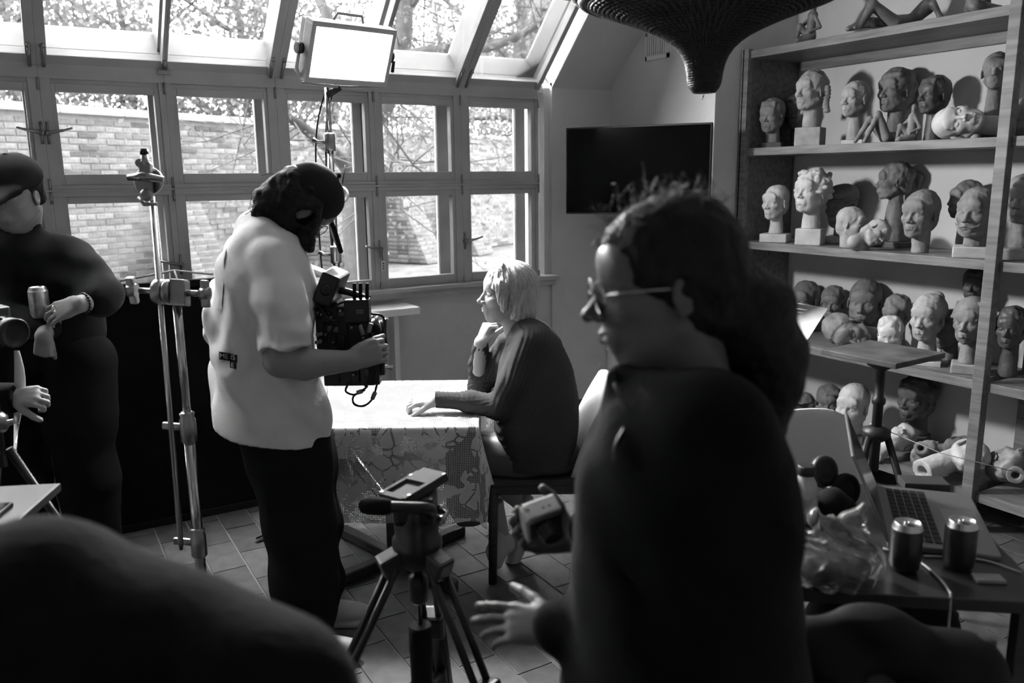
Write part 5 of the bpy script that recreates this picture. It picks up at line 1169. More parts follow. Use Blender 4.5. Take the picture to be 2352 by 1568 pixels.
for s in (-1, 1): S2.chain([uv(.22, VF+s*.09, .85), uv(.22, VF+s*.10, .45), uv(.22, VF+s*.10, .08)], [.08, .06, .045], .03)
sdf_obj('body', S2, .009, skin_d, pf2, [(S, .0034), (S3, .0036)])
S = SDF(); rows(S, [(985, 1460, 1690), (1040, 1372, 1775), (1100, 1345, 1800), (1250, 1335, 1815), (1400, 1320, 1822), (1600, 1300, 1835), (1750, 1300, 1830)], VF+.02, .07, .04)
S.cone(K(1520, 925, VF), K(1560, 985, VF), .072, .090, .03); S.cone(K(1425, 868, VF-.02), K(1440, 935, VF-.02), .018, .034, .02); S.cone(K(1475, 858, VF+.035), K(1490, 930, VF+.03), .02, .034, .02)
S.chain([K(1640, 990, VF-.12), K(1560, 1260, VF-.12), K(1420, 1440, 1.10), K(1285, 1440, 1.12)], [.078, .066, .052, .040], .03); S.chain([K(1520, 1000, VF+.16), K(1440, 1170, VF+.2), K(1352, 1212, 1.345)], [.07, .052, .037], .03)
S.folds(folds(UU*.9+ZZ*.3, 40, .0045, 21)); S.cone(K(1540, 800, VF), K(1520, 905, VF), .056, .054, .008, '-'); S.plane(uv(0, 0, .80), -ZZ, .006); jk = sdf_obj('fleece_jacket', S, .006, fleece, pf2)
S = SDF()
for s in (-1, 1): S.chain([uv(.25, VF+s*.07, .86), uv(.25, VF+s*.09, .50), uv(.25, VF+s*.10, .06)], [.125, .10, .085], .05)
S.plane((0, 0, .04), -ZZ, .004); sdf_obj('trousers', S, .012, trous, pf2)
for s in (-1, 1):
    f = uv(.20, VF+s*.10, .045); S = SDF(); S.ell(f, (.13, .045, .042), RUV, .01); S.ell(f+UU*.05+ZZ*.03, (.06, .04, .05), RUV, .03); S.plane((0, 0, 0), -ZZ, .003); sdf_obj('shoe', S, .008, black, pf2)
zp = B(); zp.tube(spline([K(1412, 880, VF-.065), K(1440, 960, VF-.10), K(1415, 1020, VF-.13), K(1410, 1060, VF-.14)], 5), .003, 5); zp.build('zip', steel_d, pf2)
S = SDF(); co = lambda x, y, z: hf+HF @ (np.array([x, y, z-.5])*SCF)
S.push(); S.ell(co(0, .11, .67), np.array([.365, .455, .400])*SCF, HF, .01); S.ell(co(0, .25, .42), np.array([.33, .32, .32])*SCF, HF, .03); S.noise(90, .003, 4)
S.plane(co(0, -.37, .715), HF @ np.array([0, -1, -.66]), .02); S.pop(.006)
S.chain([K(1640, 640, VF+.02), K(1715, 725, VF+.03), K(1752, 820, VF+.03), K(1755, 900, VF+.03), K(1748, 965, VF+.02), K(1740, 1010, VF)], [.055, .062, .054, .046, .032, .012], .03)
S.noise(40, .005, 31); S.noise(170, .0022, 33); S.ell(co(-.38, .055, .46), np.array([.10, .10, .14])*SCF, HF, .006, '-'); sdf_obj('hair', S, .0042, hair_b, pf2)
hs = B(); r = np.random.default_rng(8)
for i in range(170):
    t = r.uniform(-.1, 1); th = math.radians(200-150*t); base = co(r.uniform(-.3, .3), .08-.40*math.cos(math.radians(20+120*t)), .70+.34*math.sin(math.radians(20+120*t))); n_ = nrm(base-hf)
    p1 = base+n_*r.uniform(.004, .018)+r.normal(size=3)*.006; p2 = p1+n_*r.uniform(-.006, .010)+r.normal(size=3)*.009; p3 = p2+r.normal(size=3)*.008; hs.tube(spline([base, p1, p2, p3], 3), .00045, 3, False)
tag(hs.build('loose_hair', hair_b, pf2), kind='stuff')
gl = B(); gm = M('glasses_wire', .5, .2, .5, 1.0)
for x in (-.135, .135): gl.tube([co(x+.115*math.cos(t), -.43+.06*abs(x+.115*math.cos(t)), .485+.095*math.sin(t)) for t in np.linspace(0, 6.283, 24)[:-1]], .0014, 5, closed=True)
gl.tube([co(-.02, -.45, .51), co(.02, -.45, .51)], .0014, 5)
for s in (-1, 1): gl.tube([co(s*.25, -.41, .52), co(s*.33, -.2, .53), co(s*.335, .02, .52)], .0016, 5)
g_ = gl.build('glasses', gm, pf2)
for x in (-.135, .135): B().lathe(co(x, -.425, .485), [(.112*SCF, -.0004), (.112*SCF, .0004)], 20, HF @ np.array([0, -1.0, 0])).build('lens', glass, g_)
pf2['fdir'] = [float(q) for q in HF @ np.array([0, -1.0, 0])]; irises(pf2, co, SCF); del pf2['fdir']
for s in (-1, 1): B().tube([co(s*.06, -.375, .582), co(s*.14, -.350, .605), co(s*.22, -.30, .580)], [.003, .0032, .002], 6).build('eyebrow', hair_b, pf2)
B().box(co(0, -.385, .217), (.016, .004, .0042), HF, .001).build('teeth', M('teeth', .6, .3), pf2)
# ------------------------------------------------------------------ dark seated figure close to the photographer
VB = .74
ps = thing('person', 'dark hooded figure seated low with back turned close to the photographer', 'person', (K(200, 1500, VB)[0], K(200, 1500, VB)[1], 0))
hb_ = K(80, 1500, VB+.02); HB = RL(VV*.95-UU*.1-ZZ*.2, ZZ)
S = SDF(); P, c, e = head(S, hb_, HB, .235); S.cone(P(0, .12, .2), K(190, 1560, VB), .055, .065, .03)
base = np.array([ps.location.x, ps.location.y, 0])
sh = K(420, 1560, VB); S2 = SDF(); tz = hb_[2]
S2.chain([np.array([*hb_[:2], tz-.28])+UU*.08, np.array([*hb_[:2], .56])+UU*.12], [.13, .14], .05); S2.chain([np.array([*hb_[:2], .48])+UU*.1, np.array([*hb_[:2], .47])+VV*.42-UU*.25, np.array([*hb_[:2], .08])+VV*.45-UU*.25], [.09, .065, .045], .03)
sdf_obj('body', S2, .012, skin_m, ps, [(S, .006)])
S = SDF(); S.ell(hb_-ZZ*.012, (.128, .140, .148), RUV, .02); S.cone(hb_-ZZ*.08, hb_-ZZ*.20+UU*.04, .10, .12, .05)
S.chain([K(120, 1720, VB+.02), K(330, 1575, VB), K(480, 1600, VB), K(600, 1650, VB-.03)], [.10, .095, .090, .085], .06); S.chain([K(600, 1650, VB-.03), K(720, 1900, VB-.02)], [.085, .075], .05)
S.chain([np.array([*hb_[:2], tz-.25])+UU*.12, np.array([*hb_[:2], .45])+UU*.14], [.17, .18], .06)
S.noise(25, .005, 3); S.ell(hb_+HB @ np.array([0, -.13, -.02]), (.06, .06, .08), HB, .02, '-'); S.plane((0, 0, .404), -ZZ, .01); sdf_obj('hooded_jacket', S, .009, fleece, ps)
S = SDF(); o_ = np.array([*hb_[:2], 0])+UU*.12
for s in (-1, 1): S.chain([o_+ZZ*.505+UU*s*.09, o_+ZZ*.505+VV*.40+UU*(s*.11-.25), o_+ZZ*.06+VV*.42+UU*(s*.11-.25)], [.10, .075, .06], .04)
S.plane((0, 0, .0), -ZZ, .004); sdf_obj('trousers', S, .014, trous, ps)
stl = thing('stool', 'dark stool under the hooded figure', 'stool', o_)
B().lathe(o_, [(.16, .36), (.17, .37), (.17, .40), (.16, .41)], 24).build('seat', dwood, stl)
for k in range(4): a = k*1.571+.6; d = np.array([math.cos(a), math.sin(a), 0]); B().tube([o_+d*.11+ZZ*.37, o_+d*.17], .014, 8).build('leg', dwood, stl)

# ================================================================== film camera in the cameraman's hands
VK = 2.60
fc = thing('film_camera', 'black film camera rig with antennas, cables and a tilted monitor', 'camera', K(790, 880, VK))
def KB(x0, y0, x1, y1, v, dv, ch=.004):
    """box facing the view between two pixels, front at distance v, dv deep"""
    a = K(x0, y0, v); b = K(x1, y1, v); c = (a+b)/2+VV*dv/2; return c, (abs((b-a) @ UU)/2, dv/2, abs((b-a)[2])/2)
def kbox(bq, x0, y0, x1, y1, v, dv, ch=.004, R_=RUV): c, h = KB(x0, y0, x1, y1, v, dv); bq.box(c, h, R_, ch)
bk_ = M('camera_black', .012, .4, .45); bk_g = M('camera_gloss', .012, .18, .6)
q = B(); kbox(q, 722, 705, 800, 805, VK+.02, .13); kbox(q, 728, 694, 775, 708, VK+.04, .09); q.build('camera_body', bk_, fc)
q = B(); kbox(q, 795, 735, 850, 812, VK+.03, .11); q.build('lens_mount', bk_, fc)
ln = B(); l0 = K(848, 765, VK+.085); ln.lathe(l0, [(.044, 0), (.050, .01), (.050, .03), (.046, .032), (.046, .05), (.052, .052), (.052, .062), (.04, .064)], 28, UU); ln.build('lens', bk_g, fc)
gr_ = M('lens_hood', .25, .25, .5); q = B(); q.lathe(K(868, 748, VK+.07), [(.03, 0), (.036, .012), (.034, .014)], 22, UU+ZZ*.3); q.build('filter_ring', gr_, fc)
q = B(); kbox(q, 788, 688, 849, 742, VK, .045, .005); tx_ = q.build('transmitter', bk_, fc)
for x in (814, 828, 843): B().tube([K(x, 690, VK+.02), K(x, 650, VK+.02)], [.0065, .0062], 10).build('antenna', blk_matte, fc)
lb = M('label_grey', .18, .6); q = B(); c, h = KB(818, 711, 834, 720, VK-.001, .001); q.box(c, h, RUV); q.build('label_plate', lb, fc)
for x in (820, 824.5, 829): q = B(); c, h = KB(x, 713, x+3, 718, VK-.0016, .001); q.box(c, h, RUV); q.build('label_mark', ink, fc)
q = B(); q.tube(spline([K(758, 706, VK+.06), K(765, 672, VK+.06), K(790, 668, VK+.06), K(850, 688, VK+.06)], 5), .012, 10); q.build('top_handle', bk_, fc)
mc = K(754, 662, VK+.02); MR = RUV @ roty(math.radians(24)); q = B(); q.box(mc+VV*.05, (.030, .085, .052), MR, .008); mo = q.build('monitor', bk_, fc)
B().box(mc+VV*.05-MR[:, 0]*.031, (.001, .075, .044), MR).build('screen', M('monitor_glass', .03, .1, .6), mo)
B().lathe(mc-VV*.036+MR[:, 2]*.0, [(.018, -.004), (.019, 0), (.012, .006)], 18, -VV).build('monitor_knob', black, fc)
B().tube([K(738, 690, VK+.06), K(745, 712, VK+.06)], .014, 10).build('monitor_bracket', bk_, fc)
q = B(); kbox(q, 742, 846, 862, 886, VK+.02, .16, .006); q.build('base_plate', bk_, fc)
q = B(); kbox(q, 826, 838, 872, 884, VK-.005, .06); q.build('battery_plate', bk_, fc)
q = B(); q.tube([K(838, 842, VK+.03), K(902, 844, VK+.03)], .0085, 12); q.build('support_rod', chrome, fc)
q = B(); kbox(q, 868, 828, 884, 862, VK+.01, .03); q.build('rod_clamp', bk_, fc)
q = B(); q.tube(spline([K(862, 745, VK+.03), K(876, 800, VK+.02), K(872, 850, VK+.02), K(850, 880, VK+.02)], 5), .012, 9); q.build('side_grip', blk_matte, fc)
q = B(); q.box(K(772, 815, VK+.07), (.045, .04, .012), RUV, .004); q.build('hand_rail', bk_, fc)
for k, (x, y) in enumerate(((730, 768), (728, 786), (738, 766), (736, 783))): B().lathe(K(x, y, VK+.02), [(.007, -.003), (.007, .003), (.004, .004)], 12, -VV).build('socket', steel, fc)
for pts, r_ in (([(852, 720), (880, 728), (884, 770), (872, 812), (845, 832), (815, 834), (775, 810), (756, 780), (765, 752), (775, 745)], .0042), ([(722, 712), (730, 702), (740, 712), (750, 728), (770, 738)], .0042), ([(800, 880), (794, 898), (812, 906), (830, 898), (845, 886)], .0038), ([(838, 895), (812, 910), (814, 928), (835, 932), (852, 920), (860, 905), (866, 880)], .0038), ([(848, 880), (856, 860), (862, 840)], .006), ([(840, 888), (850, 862), (852, 840)], .006), ([(760, 720), (775, 700), (800, 690)], .004)):
    B().tube(spline([K(x, y, VK-.012+.004*(i % 3)) for i, (x, y) in enumerate(pts)], 5), r_, 7).build('cable', cable_m, fc)
for (x, y), (x2, y2) in (((832, 898), (820, 902)), ((862, 900), (855, 916)), ((826, 746), (834, 768)), ((852, 742), (846, 762))): B().tube([K(x, y, VK-.012), K(x2, y2, VK-.012)], .0075, 8).build('plug', M('plug_grey', .2, .35, .5, .5), fc)
B().box(K(764, 755, VK+.01), (.018, .006, .010), RUV @ roty(.1), .005).build('button_cover', M('cover_grey', .12, .4), fc)
r = np.random.default_rng(11)
for k, (x0, y0, x1, y1, v_) in enumerate(((724, 712, 742, 726, 0), (735, 716, 758, 740, .005), (724, 732, 742, 752, .002), (742, 762, 770, 792, .004), (776, 708, 792, 728, .01), (800, 745, 822, 760, .012), (826, 768, 846, 790, .01), (775, 770, 792, 800, .006), (836, 792, 862, 812, .0), (806, 850, 826, 880, .004), (835, 846, 848, 866, -.012), (748, 860, 780, 880, .012))):
    q = B(); kbox(q, x0, y0, x1, y1, VK+v_, .03, .002); q.build('module', (bk_, bk_g, black)[k % 3], fc)
for x, y in ((730, 718), (738, 722), (760, 728), (782, 714), (808, 752), (834, 776), (841, 800), (846, 856), (812, 860), (748, 768), (764, 786)): B().lathe(K(x, y, VK-.002), [(.0035, -.006), (.0035, .004), (.002, .005)], 10, -VV).build('screw', steel, fc)
# ================================================================== drink cans
def can(base, label, group=None, ax=ZZ, mat=None, loc=None):
    t = thing('drink_can', label, 'can', base, group); al = M('aluminium', .55, .28, .5, 1.0); cm2 = mat or M('can_print', .035, .35, .5, .6, noise=(18, .5)); A = nrm(ax)
    B().lathe(base, [(.025, .0), (.030, .008), (.033, .018), (.033, .098), (.0325, .100)], 32, A).build('body', cm2, t)
    B().lathe(base, [(.0325, .0995), (.0275, .112), (.0270, .1135), (.0262, .1135), (.0255, .110), (.002, .110)], 32, A, cap=False).build('lid', al, t)
    a = frame(A, UU)[:, 1]; b = np.cross(A, a); c = base+A*.1108
    B().tube([c+a*(.006*math.cos(q)-.004)+b*.005*math.sin(q) for q in np.linspace(0, 6.28, 12)[:-1]], .0013, 5, closed=True).build('ring_pull', al, t)
    B().lathe(base+a*.013, [(.008, .1102), (.007, .1108)], 14, A).build('opening', blk_matte, t); return t
cw = K(94, 729, 2.962); can(cw-ZZ*.002, 'silver drink can held by the man in the cap', mat=M('can_silver', .42, .3, .5, .8, noise=(30, .4)))
# ================================================================== compact camera in the hand of the woman in front
kc = K(1245, 1192, 1.315); kx = nrm(UU*.93+ZZ*.22+VV*.28); ky = nrm(np.cross(ZZ-UU*.22, kx)); KR = np.stack([kx, nrm(np.cross(np.cross(kx, ky), kx)), np.cross(kx, ky)], 1)
# tilt so that its top plate shows
KR = KR @ rotx(math.radians(32))
kt = thing('compact_camera', 'small silver and black compact camera in the hand of the woman in front', 'camera', kc-ZZ*.03)
B().box(kc, (.030, .017, .026), KR, .005).build('body', black, kt); B().box(kc+KR[:, 2]*.028, (.030, .0175, .008), KR, .004).build('top_plate', M('camera_silver', .5, .35, .5, .6), kt)
B().box(kc-KR[:, 0]*.0305, (.004, .0165, .030), KR, .003).build('side_grip', M('camera_silver', .5), kt)
B().lathe(kc-KR[:, 1]*.015+KR[:, 0]*.004-KR[:, 2]*.002, [(.021, 0), (.021, .010), (.0185, .011), (.0185, .020), (.017, .021), (.017, .028), (.013, .0285), (.013, .026)], 26, -KR[:, 1]).build('lens', M('lens_black', .03, .3, .5), kt)
for k in range(2): B().lathe(kc+KR[:, 2]*.036+KR[:, 0]*(.002+.011*k)-KR[:, 1]*.004, [(.0022, 0), (.002, .001)], 8, KR[:, 2]).build('top_button', ink, kt)
B().tube([kc-KR[:, 0]*.026+KR[:, 2]*.034, kc-KR[:, 0]*.028+KR[:, 2]*.044, kc-KR[:, 0]*.024+KR[:, 2]*.046, kc-KR[:, 0]*.022+KR[:, 2]*.036], .0012, 5).build('strap_lug', steel_d, kt)
# ================================================================== video tripod
VT = 1.86; tc0 = K(958, 1240, VT); tp_ = thing('video_tripod', 'black video tripod with fluid head and an empty mounting plate', 'tripod', (tc0[0], tc0[1], 0))
ta = np.array([tc0[0], tc0[1], 0]); zt = lambda y: K(958, y, VT)[2]
tf = M('tripod_black', .014, .35, .5)
tph = K(950, 1112, VT); tR = RUV @ rotz(math.radians(-33)) @ rotx(math.radians(4))
q = B(); q.box(tph-ZZ*.010, (.040, .085, .007), tR, .003); pltm = M('plate_metal', .055, .75, .2); q.build('mounting_plate', pltm, tp_)
q = B(); q.box(tph+tR[:, 1]*.045, (.034, .036, .006), tR, .002); q.box(tph+tR[:, 0]*.034, (.006, .08, .006), tR, .002); q.box(tph-tR[:, 0]*.034-tR[:, 1]*.01, (.005, .07, .005), tR, .002); q.box(tph-tR[:, 1]*.074, (.034, .010, .005), tR, .002); q.build('quick_plate', pltm, tp_)
for a, b in ((-.033, .03), (-.033, -.075), (.036, .07), (.036, -.06)): B().lathe(tph+tR[:, 0]*a+tR[:, 1]*b, [(.0045, .004), (.0045, .0066)], 10, tR[:, 2]).build('screw', black, tp_)
q = B(); q.lathe(ta, [(.028, zt(1300)), (.056, zt(1285)), (.060, zt(1250)), (.060, zt(1235)), (.052, zt(1228)), (.054, zt(1190)), (.050, zt(1150)), (.036, zt(1130))], 30); q.box(ta+ZZ*zt(1160), (.048, .05, .035), RUV, .012); q.build('fluid_head', tf, tp_)
for s, y in ((1, 1170), (1, 1195)): B().lathe(ta+UU*.05+ZZ*zt(y), [(.010, 0), (.012, .012), (.008, .020)], 14, UU).build('drag_knob', steel, tp_)
q = B(); q.tube([ta+UU*.055+ZZ*zt(1168), ta+UU*.075+ZZ*zt(1172)-VV*.02, ta+UU*.06+ZZ*zt(1185)-VV*.05], [.006, .006, .005], 8); q.build('lock_lever', steel, tp_)
q = B(); q.tube(spline([ta+UU*.04+ZZ*zt(1170)-VV*.03, K(985, 1168, VT-.09), K(930, 1165, VT-.11), K(890, 1164, VT-.12)], 4), .0135, 12); q.build('pan_bar', tf, tp_)
q = B(); q.tube([K(898, 1164, VT-.12), K(880, 1163, VT-.12), K(845, 1161, VT-.12), K(830, 1160, VT-.12), K(824, 1160, VT-.12)], [.016, .0195, .020, .016, .006], 16); q.build('foam_grip', M('foam', .012, .95, .1, bump=(200, .5, .001)), tp_)
zb = zt(1270)
for k, an_ in enumerate((205, 322, 88)):
    a = math.radians(an_); d = UU*math.cos(a)+VV*math.sin(a); sd_ = np.cross(ZZ, d); top = ta+d*.060+ZZ*(zb-.01); foot = ta+d*.42+ZZ*.02; kn_ = top+(foot-top)*.42
    B().box(top+d*.005, (.030, .026, .026), np.stack([d, sd_, ZZ], 1) @ roty(.35), .008).build('shoulder', M('tripod_cap', .03, .3, .5), tp_)
    lg = B()
    for s in (-1, 1): lg.tube([top+sd_*s*.020-ZZ*.01, kn_+sd_*s*.020], .0095, 10)
    ol = lg.build('upper_leg', tf, tp_); tag(ol, kind=None)
    lw = B(); lw.box(kn_, (.028, .034, .040), np.stack([d, sd_, ZZ], 1) @ roty(-.3), .010); lw.build('leg_clamp', tf, tp_)
    l2 = B(); dd = nrm(foot-kn_); l2.box((kn_+foot)/2+d*.006, (.006, .026, np.linalg.norm(foot-kn_)/2), frame(np.cross(sd_, dd)*-1, dd) if False else np.stack([np.cross(sd_, dd), sd_, dd], 1), .003); l2.tube([kn_+sd_*.024, foot+sd_*.024], .011, 10); l2.tube([kn_-sd_*.024, foot-sd_*.024], .011, 10); l2.build('lower_leg', tf, tp_)
    B().lathe(foot-ZZ*.02, [(.026, 0), (.03, .01), (.02, .035)], 14).build('rubber_foot', rubber, tp_)
    B().tube([ta+ZZ*.36, kn_*.45+foot*.55], .010, 8).build('spreader_arm', tf, tp_)
q = B(); q.lathe(ta, [(.010, zb-.05), (.024, zb-.06), (.024, zb-.12), (.014, zb-.13)], 16); q.build('bowl_clamp', tf, tp_); B().lathe(ta, [(.03, .33), (.035, .34), (.035, .38), (.02, .40)], 16).build('spreader_hub', tf, tp_)
cn = thing('canister', 'black round capped canister hanging under the tripod', 'canister', ta+ZZ*.40); B().lathe(ta, [(.020, .38), (.027, .385), (.028, .47), (.029, .475), (.029, .535), (.026, .545)], 24).build('body', blk_matte, cn); B().tube([ta+ZZ*.54, ta+ZZ*(zb-.1)], .004, 6).build('cord', cable_m, cn)
# ================================================================== right-hand desk
DZ = .75
dk_ = thing('desk', 'dark narrow desk with the laptop and drink cans', 'desk', uv(.85, 1.92)); DR = RUV @ rotz(math.radians(-8)); DC = uv(.83, 1.93)
desk_m = M('desk_top', .022, .32, .5, noise=(6, .2)); B().box(DC+ZZ*(DZ-.014), (.33, .33, .014), DR, .003).build('desktop', desk_m, dk_)
for a in (-1, 1):
    for b in (-1, 1): B().box(DC+DR @ np.array([a*.29, b*.29, 0])+ZZ*(DZ-.03)/2, (.02, .02, (DZ-.03)/2), DR, .002).build('leg', dwood, dk_)
dq = lambda x, y, z=DZ: atZ(x, y, z)
can(dq(2076, 1308), 'dark drink can beside the plastic bag on the desk', 'drink cans on the desk'); can(dq(2200, 1303), 'dark drink can next to the small card on the desk', 'drink cans on the desk')
cd = dq(2270, 1332); ct = thing('small_card', 'small pale plastic card on the desk beside the can', 'card', cd); B().box(cd+ZZ*.004, (.030, .017, .004), RUV @ rotz(-.1), .002).build('card', M('card_grey', .30, .5), ct)
# laptop: hinge runs away from the photographer, screen to the left
alu = M('laptop_alu', .20, .38, .5, .6)
Nh = atZ(2040, 1245, DZ+.016); Fh = atZ(2010, 1112, DZ+.016); ly = nrm(Fh-Nh); lx = np.array([ly[1], -ly[0], 0]); LW = np.linalg.norm(Fh-Nh)/2; LDp = .118
LR = np.stack([lx, ly, ZZ], 1); hg_ = (Nh+Fh)/2; lc = np.array([*(hg_+lx*LDp)[:2], DZ])
lpt = thing('laptop', 'open grey laptop whose lid back faces left on the desk', 'laptop', lc)
B().box(lc+ZZ*.008, (LDp, LW, .008), LR, .004).build('base', alu, lpt)
keym = M('keys', .015, .5)
for r_ in range(5):
    for k in range(12): B().box(lc-lx*(.085-.0195*r_)+ly*LW*(-.80+.1455*k)+ZZ*.0168, (.0080, LW*.063, .0012), LR).build('key', keym, lpt)
B().box(lc+lx*.066+ZZ*.0164, (.040, .06, .0006), LR).build('trackpad', M('trackpad', .24, .35, .5, .4), lpt)
la = math.radians(24); up_ = nrm(ZZ*math.cos(la)-lx*math.sin(la)); nn = np.cross(ly, up_); LD = np.stack([nn, ly, up_], 1); lid = B().box(hg_+up_*.112, (.0035, LW, .112), LD, .003).build('lid', alu, lpt)
bkd = -nrm(nn) if (nn @ lx) > 0 else nrm(nn)
B().box(hg_+up_*.11-bkd*.0037, (.0006, LW-.008, .104), LD).build('screen', scr, lid)
# lid emblem
em = B(); ec = hg_+up_*.112+bkd*.0038; em.lathe(ec-ly*.006, [(.012, 0), (.011, .0005)], 18, bkd); em.lathe(ec+ly*.006, [(.012, 0), (.011, .0005)], 18, bkd); em.lathe(ec+up_*.019+ly*.003, [(.004, 0), (.003, .0005)], 10, bkd); em.build('emblem', M('emblem', .01, .2, .6), lid)
# bottle
bo = dq(1845, 1195); bt_ = thing('milk_bottle', 'white plastic bottle with a dark cap behind the bag', 'bottle', bo)
B().lathe(bo, [(.028, 0), (.032, .006), (.032, .085), (.026, .105), (.019, .118), (.018, .128)], 26).build('bottle', M('bottle_white', .55, .35, .5), bt_); B().lathe(bo, [(.021, .124), (.022, .128), (.022, .146), (.019, .149)], 22).build('cap', black, bt_)
B().lathe(bo, [(.0325, .03), (.0325, .075)], 26, cap=False).build('label_band', M('label_white', .62, .5, noise=(25, .7)), bt_)
# headphones
hpc = dq(1905, 1150); hp_ = thing('headphones', 'black over-ear headphones lying behind the laptop lid', 'headphones', hpc)
q1, q2 = hpc+ZZ*.085-UU*.02, hpc+ZZ*.045+UU*.03-VV*.03
for q_ in (q1, q2):
    B().lathe(q_, [(.020, -.015), (.040, -.012), (.043, 0), (.040, .012), (.030, .015), (.022, .008)], 26, nrm(-VV*.8+UU*.4+ZZ*.25)).build('ear_cup', blk_matte if q_ is q2 else black, hp_)
B().tube(spline([q1, q1-UU*.02-ZZ*.06+VV*.06, hpc+ZZ*.012+VV*.09, q2-ZZ*.03+VV*.07, q2], 6), .007, 8).build('headband', black, hp_)
bd_ = thing('black_pouch', 'small black crumpled pouch beside the headphones', 'pouch', dq(1900, 1190)); S = SDF(); S.ell(dq(1905, 1185)+ZZ*.03, (.05, .045, .045), None, .01); S.ell(dq(1925, 1178)+ZZ*.02, (.04, .04, .03), None, .02); S.noise(50, .006, 4); S.plane((0, 0, DZ), -ZZ, .002); sdf_obj('pouch', S, .005, blk_matte, bd_)
# hard drive box at the far edge
hd = dq(2120, 1118); hdt = thing('hard_drive', 'flat dark box at the back edge of the desk', 'box', hd); B().box(hd+ZZ*.011, (.060, .035, .011), DR, .003).build('case', M('drive_case', .05, .4, .4), hdt)
# clear plastic bag
bgp = dq(1925, 1335); bgt = thing('plastic_bag', 'clear crumpled plastic bag on the desk corner', 'bag', bgp)
def film():
    m = bpy.data.materials.new('clear_film'); m.use_nodes = True; nt = m.node_tree; nt.nodes.clear(); N = nt.nodes.new; o = N('ShaderNodeOutputMaterial'); t = N('ShaderNodeBsdfTransparent'); t.inputs[0].default_value = (.86, .86, .86, 1); g = N('ShaderNodeBsdfGlossy'); g.inputs['Roughness'].default_value = .16
    d = N('ShaderNodeBsdfDiffuse'); d.inputs[0].default_value = (.7, .7, .7, 1); f = N('ShaderNodeFresnel'); f.inputs[0].default_value = 1.5; no = N('ShaderNodeTexNoise'); no.inputs['Scale'].default_value = 24; bp_ = N('ShaderNodeBump'); bp_.inputs['Strength'].default_value = .8; bp_.inputs['Distance'].default_value = .006
    tcn = N('ShaderNodeTexCoord'); nt.links.new(tcn.outputs['Object'], no.inputs['Vector']); nt.links.new(no.outputs['Fac'], bp_.inputs['Height']); nt.links.new(bp_.outputs[0], g.inputs['Normal']); nt.links.new(bp_.outputs[0], f.inputs['Normal'])
    a = N('ShaderNodeMixShader'); nt.links.new(f.outputs[0], a.inputs[0]); nt.links.new(t.outputs[0], a.inputs[1]); nt.links.new(g.outputs[0], a.inputs[2]); b = N('ShaderNodeMixShader'); b.inputs[0].default_value = .10; nt.links.new(a.outputs[0], b.inputs[1]); nt.links.new(d.outputs[0], b.inputs[2]); nt.links.new(b.outputs[0], o.inputs[0]); return m
S = SDF(); S.ell(bgp+ZZ*.05-UU*.02, (.115, .085, .06), RUV, .01); S.cone(bgp+ZZ*.06, bgp+ZZ*.135+UU*.015, .065, .030, .03); S.cone(bgp+ZZ*.10+UU*.0, bgp+ZZ*.16+UU*.05, .03, .012, .02); S.cone(bgp+ZZ*.10, bgp+ZZ*.15-UU*.06, .03, .016, .02)
S.folds(lambda P: .012*np.abs(np.sin(P @ np.asarray(UU*70+VV*40+ZZ*18, np.float32)+2*np.sin(P @ np.asarray(ZZ*40+VV*25, np.float32))))-.006); S.noise(70, .007, 7); S.plane((0, 0, DZ+.001), -ZZ, .003); sdf_obj('film', S, .0042, film(), bgt)
S = SDF(); S.ell(bgp+ZZ*.03-UU*.04, (.05, .04, .026), RUV, .01); S.ell(bgp+ZZ*.028+UU*.03, (.04, .035, .024), RUV, .02); S.noise(60, .004, 2); sdf_obj('contents', S, .005, M('bag_contents', .03, .7), bgt)
# cables on the desk
cw_ = M('cable_white', .38, .5); ca = thing('charging_cable', 'pale charging cable running off the desk edge', 'cable', dq(2160, 1330))
B().tube(spline([dq(2028, 1262)+ZZ*.004, dq(2105, 1290)+ZZ*.004, dq(2155, 1330)+ZZ*.004, dq(2178, 1360)+ZZ*.005, dq(2184, 1372)-ZZ*.004, dq(2186, 1372)-ZZ*.10, dq(2190, 1374)-ZZ*.35], 6), .0028, 7).build('cable', cw_, ca)
ca2 = thing('data_cable', 'thin pale cable crossing the desk behind the cans', 'cable', dq(2240, 1290)); B().tube(spline([dq(2122, 1280)+ZZ*.004, dq(2180, 1283)+ZZ*.004, dq(2260, 1290)+ZZ*.004, dq(2345, 1318)+ZZ*.004], 6), .0024, 7).build('cable', cw_, ca2)
lw_ = thing('thin_line', 'thin pale line stretched in front of the shelves', 'cord', J(2030, 1010, 3.2)); B().tube([K(1998, 972, 3.0), K(2160, 1040, 2.8), K(2420, 1105, 2.6)], .0016, 5).build('line', cw_, lw_)
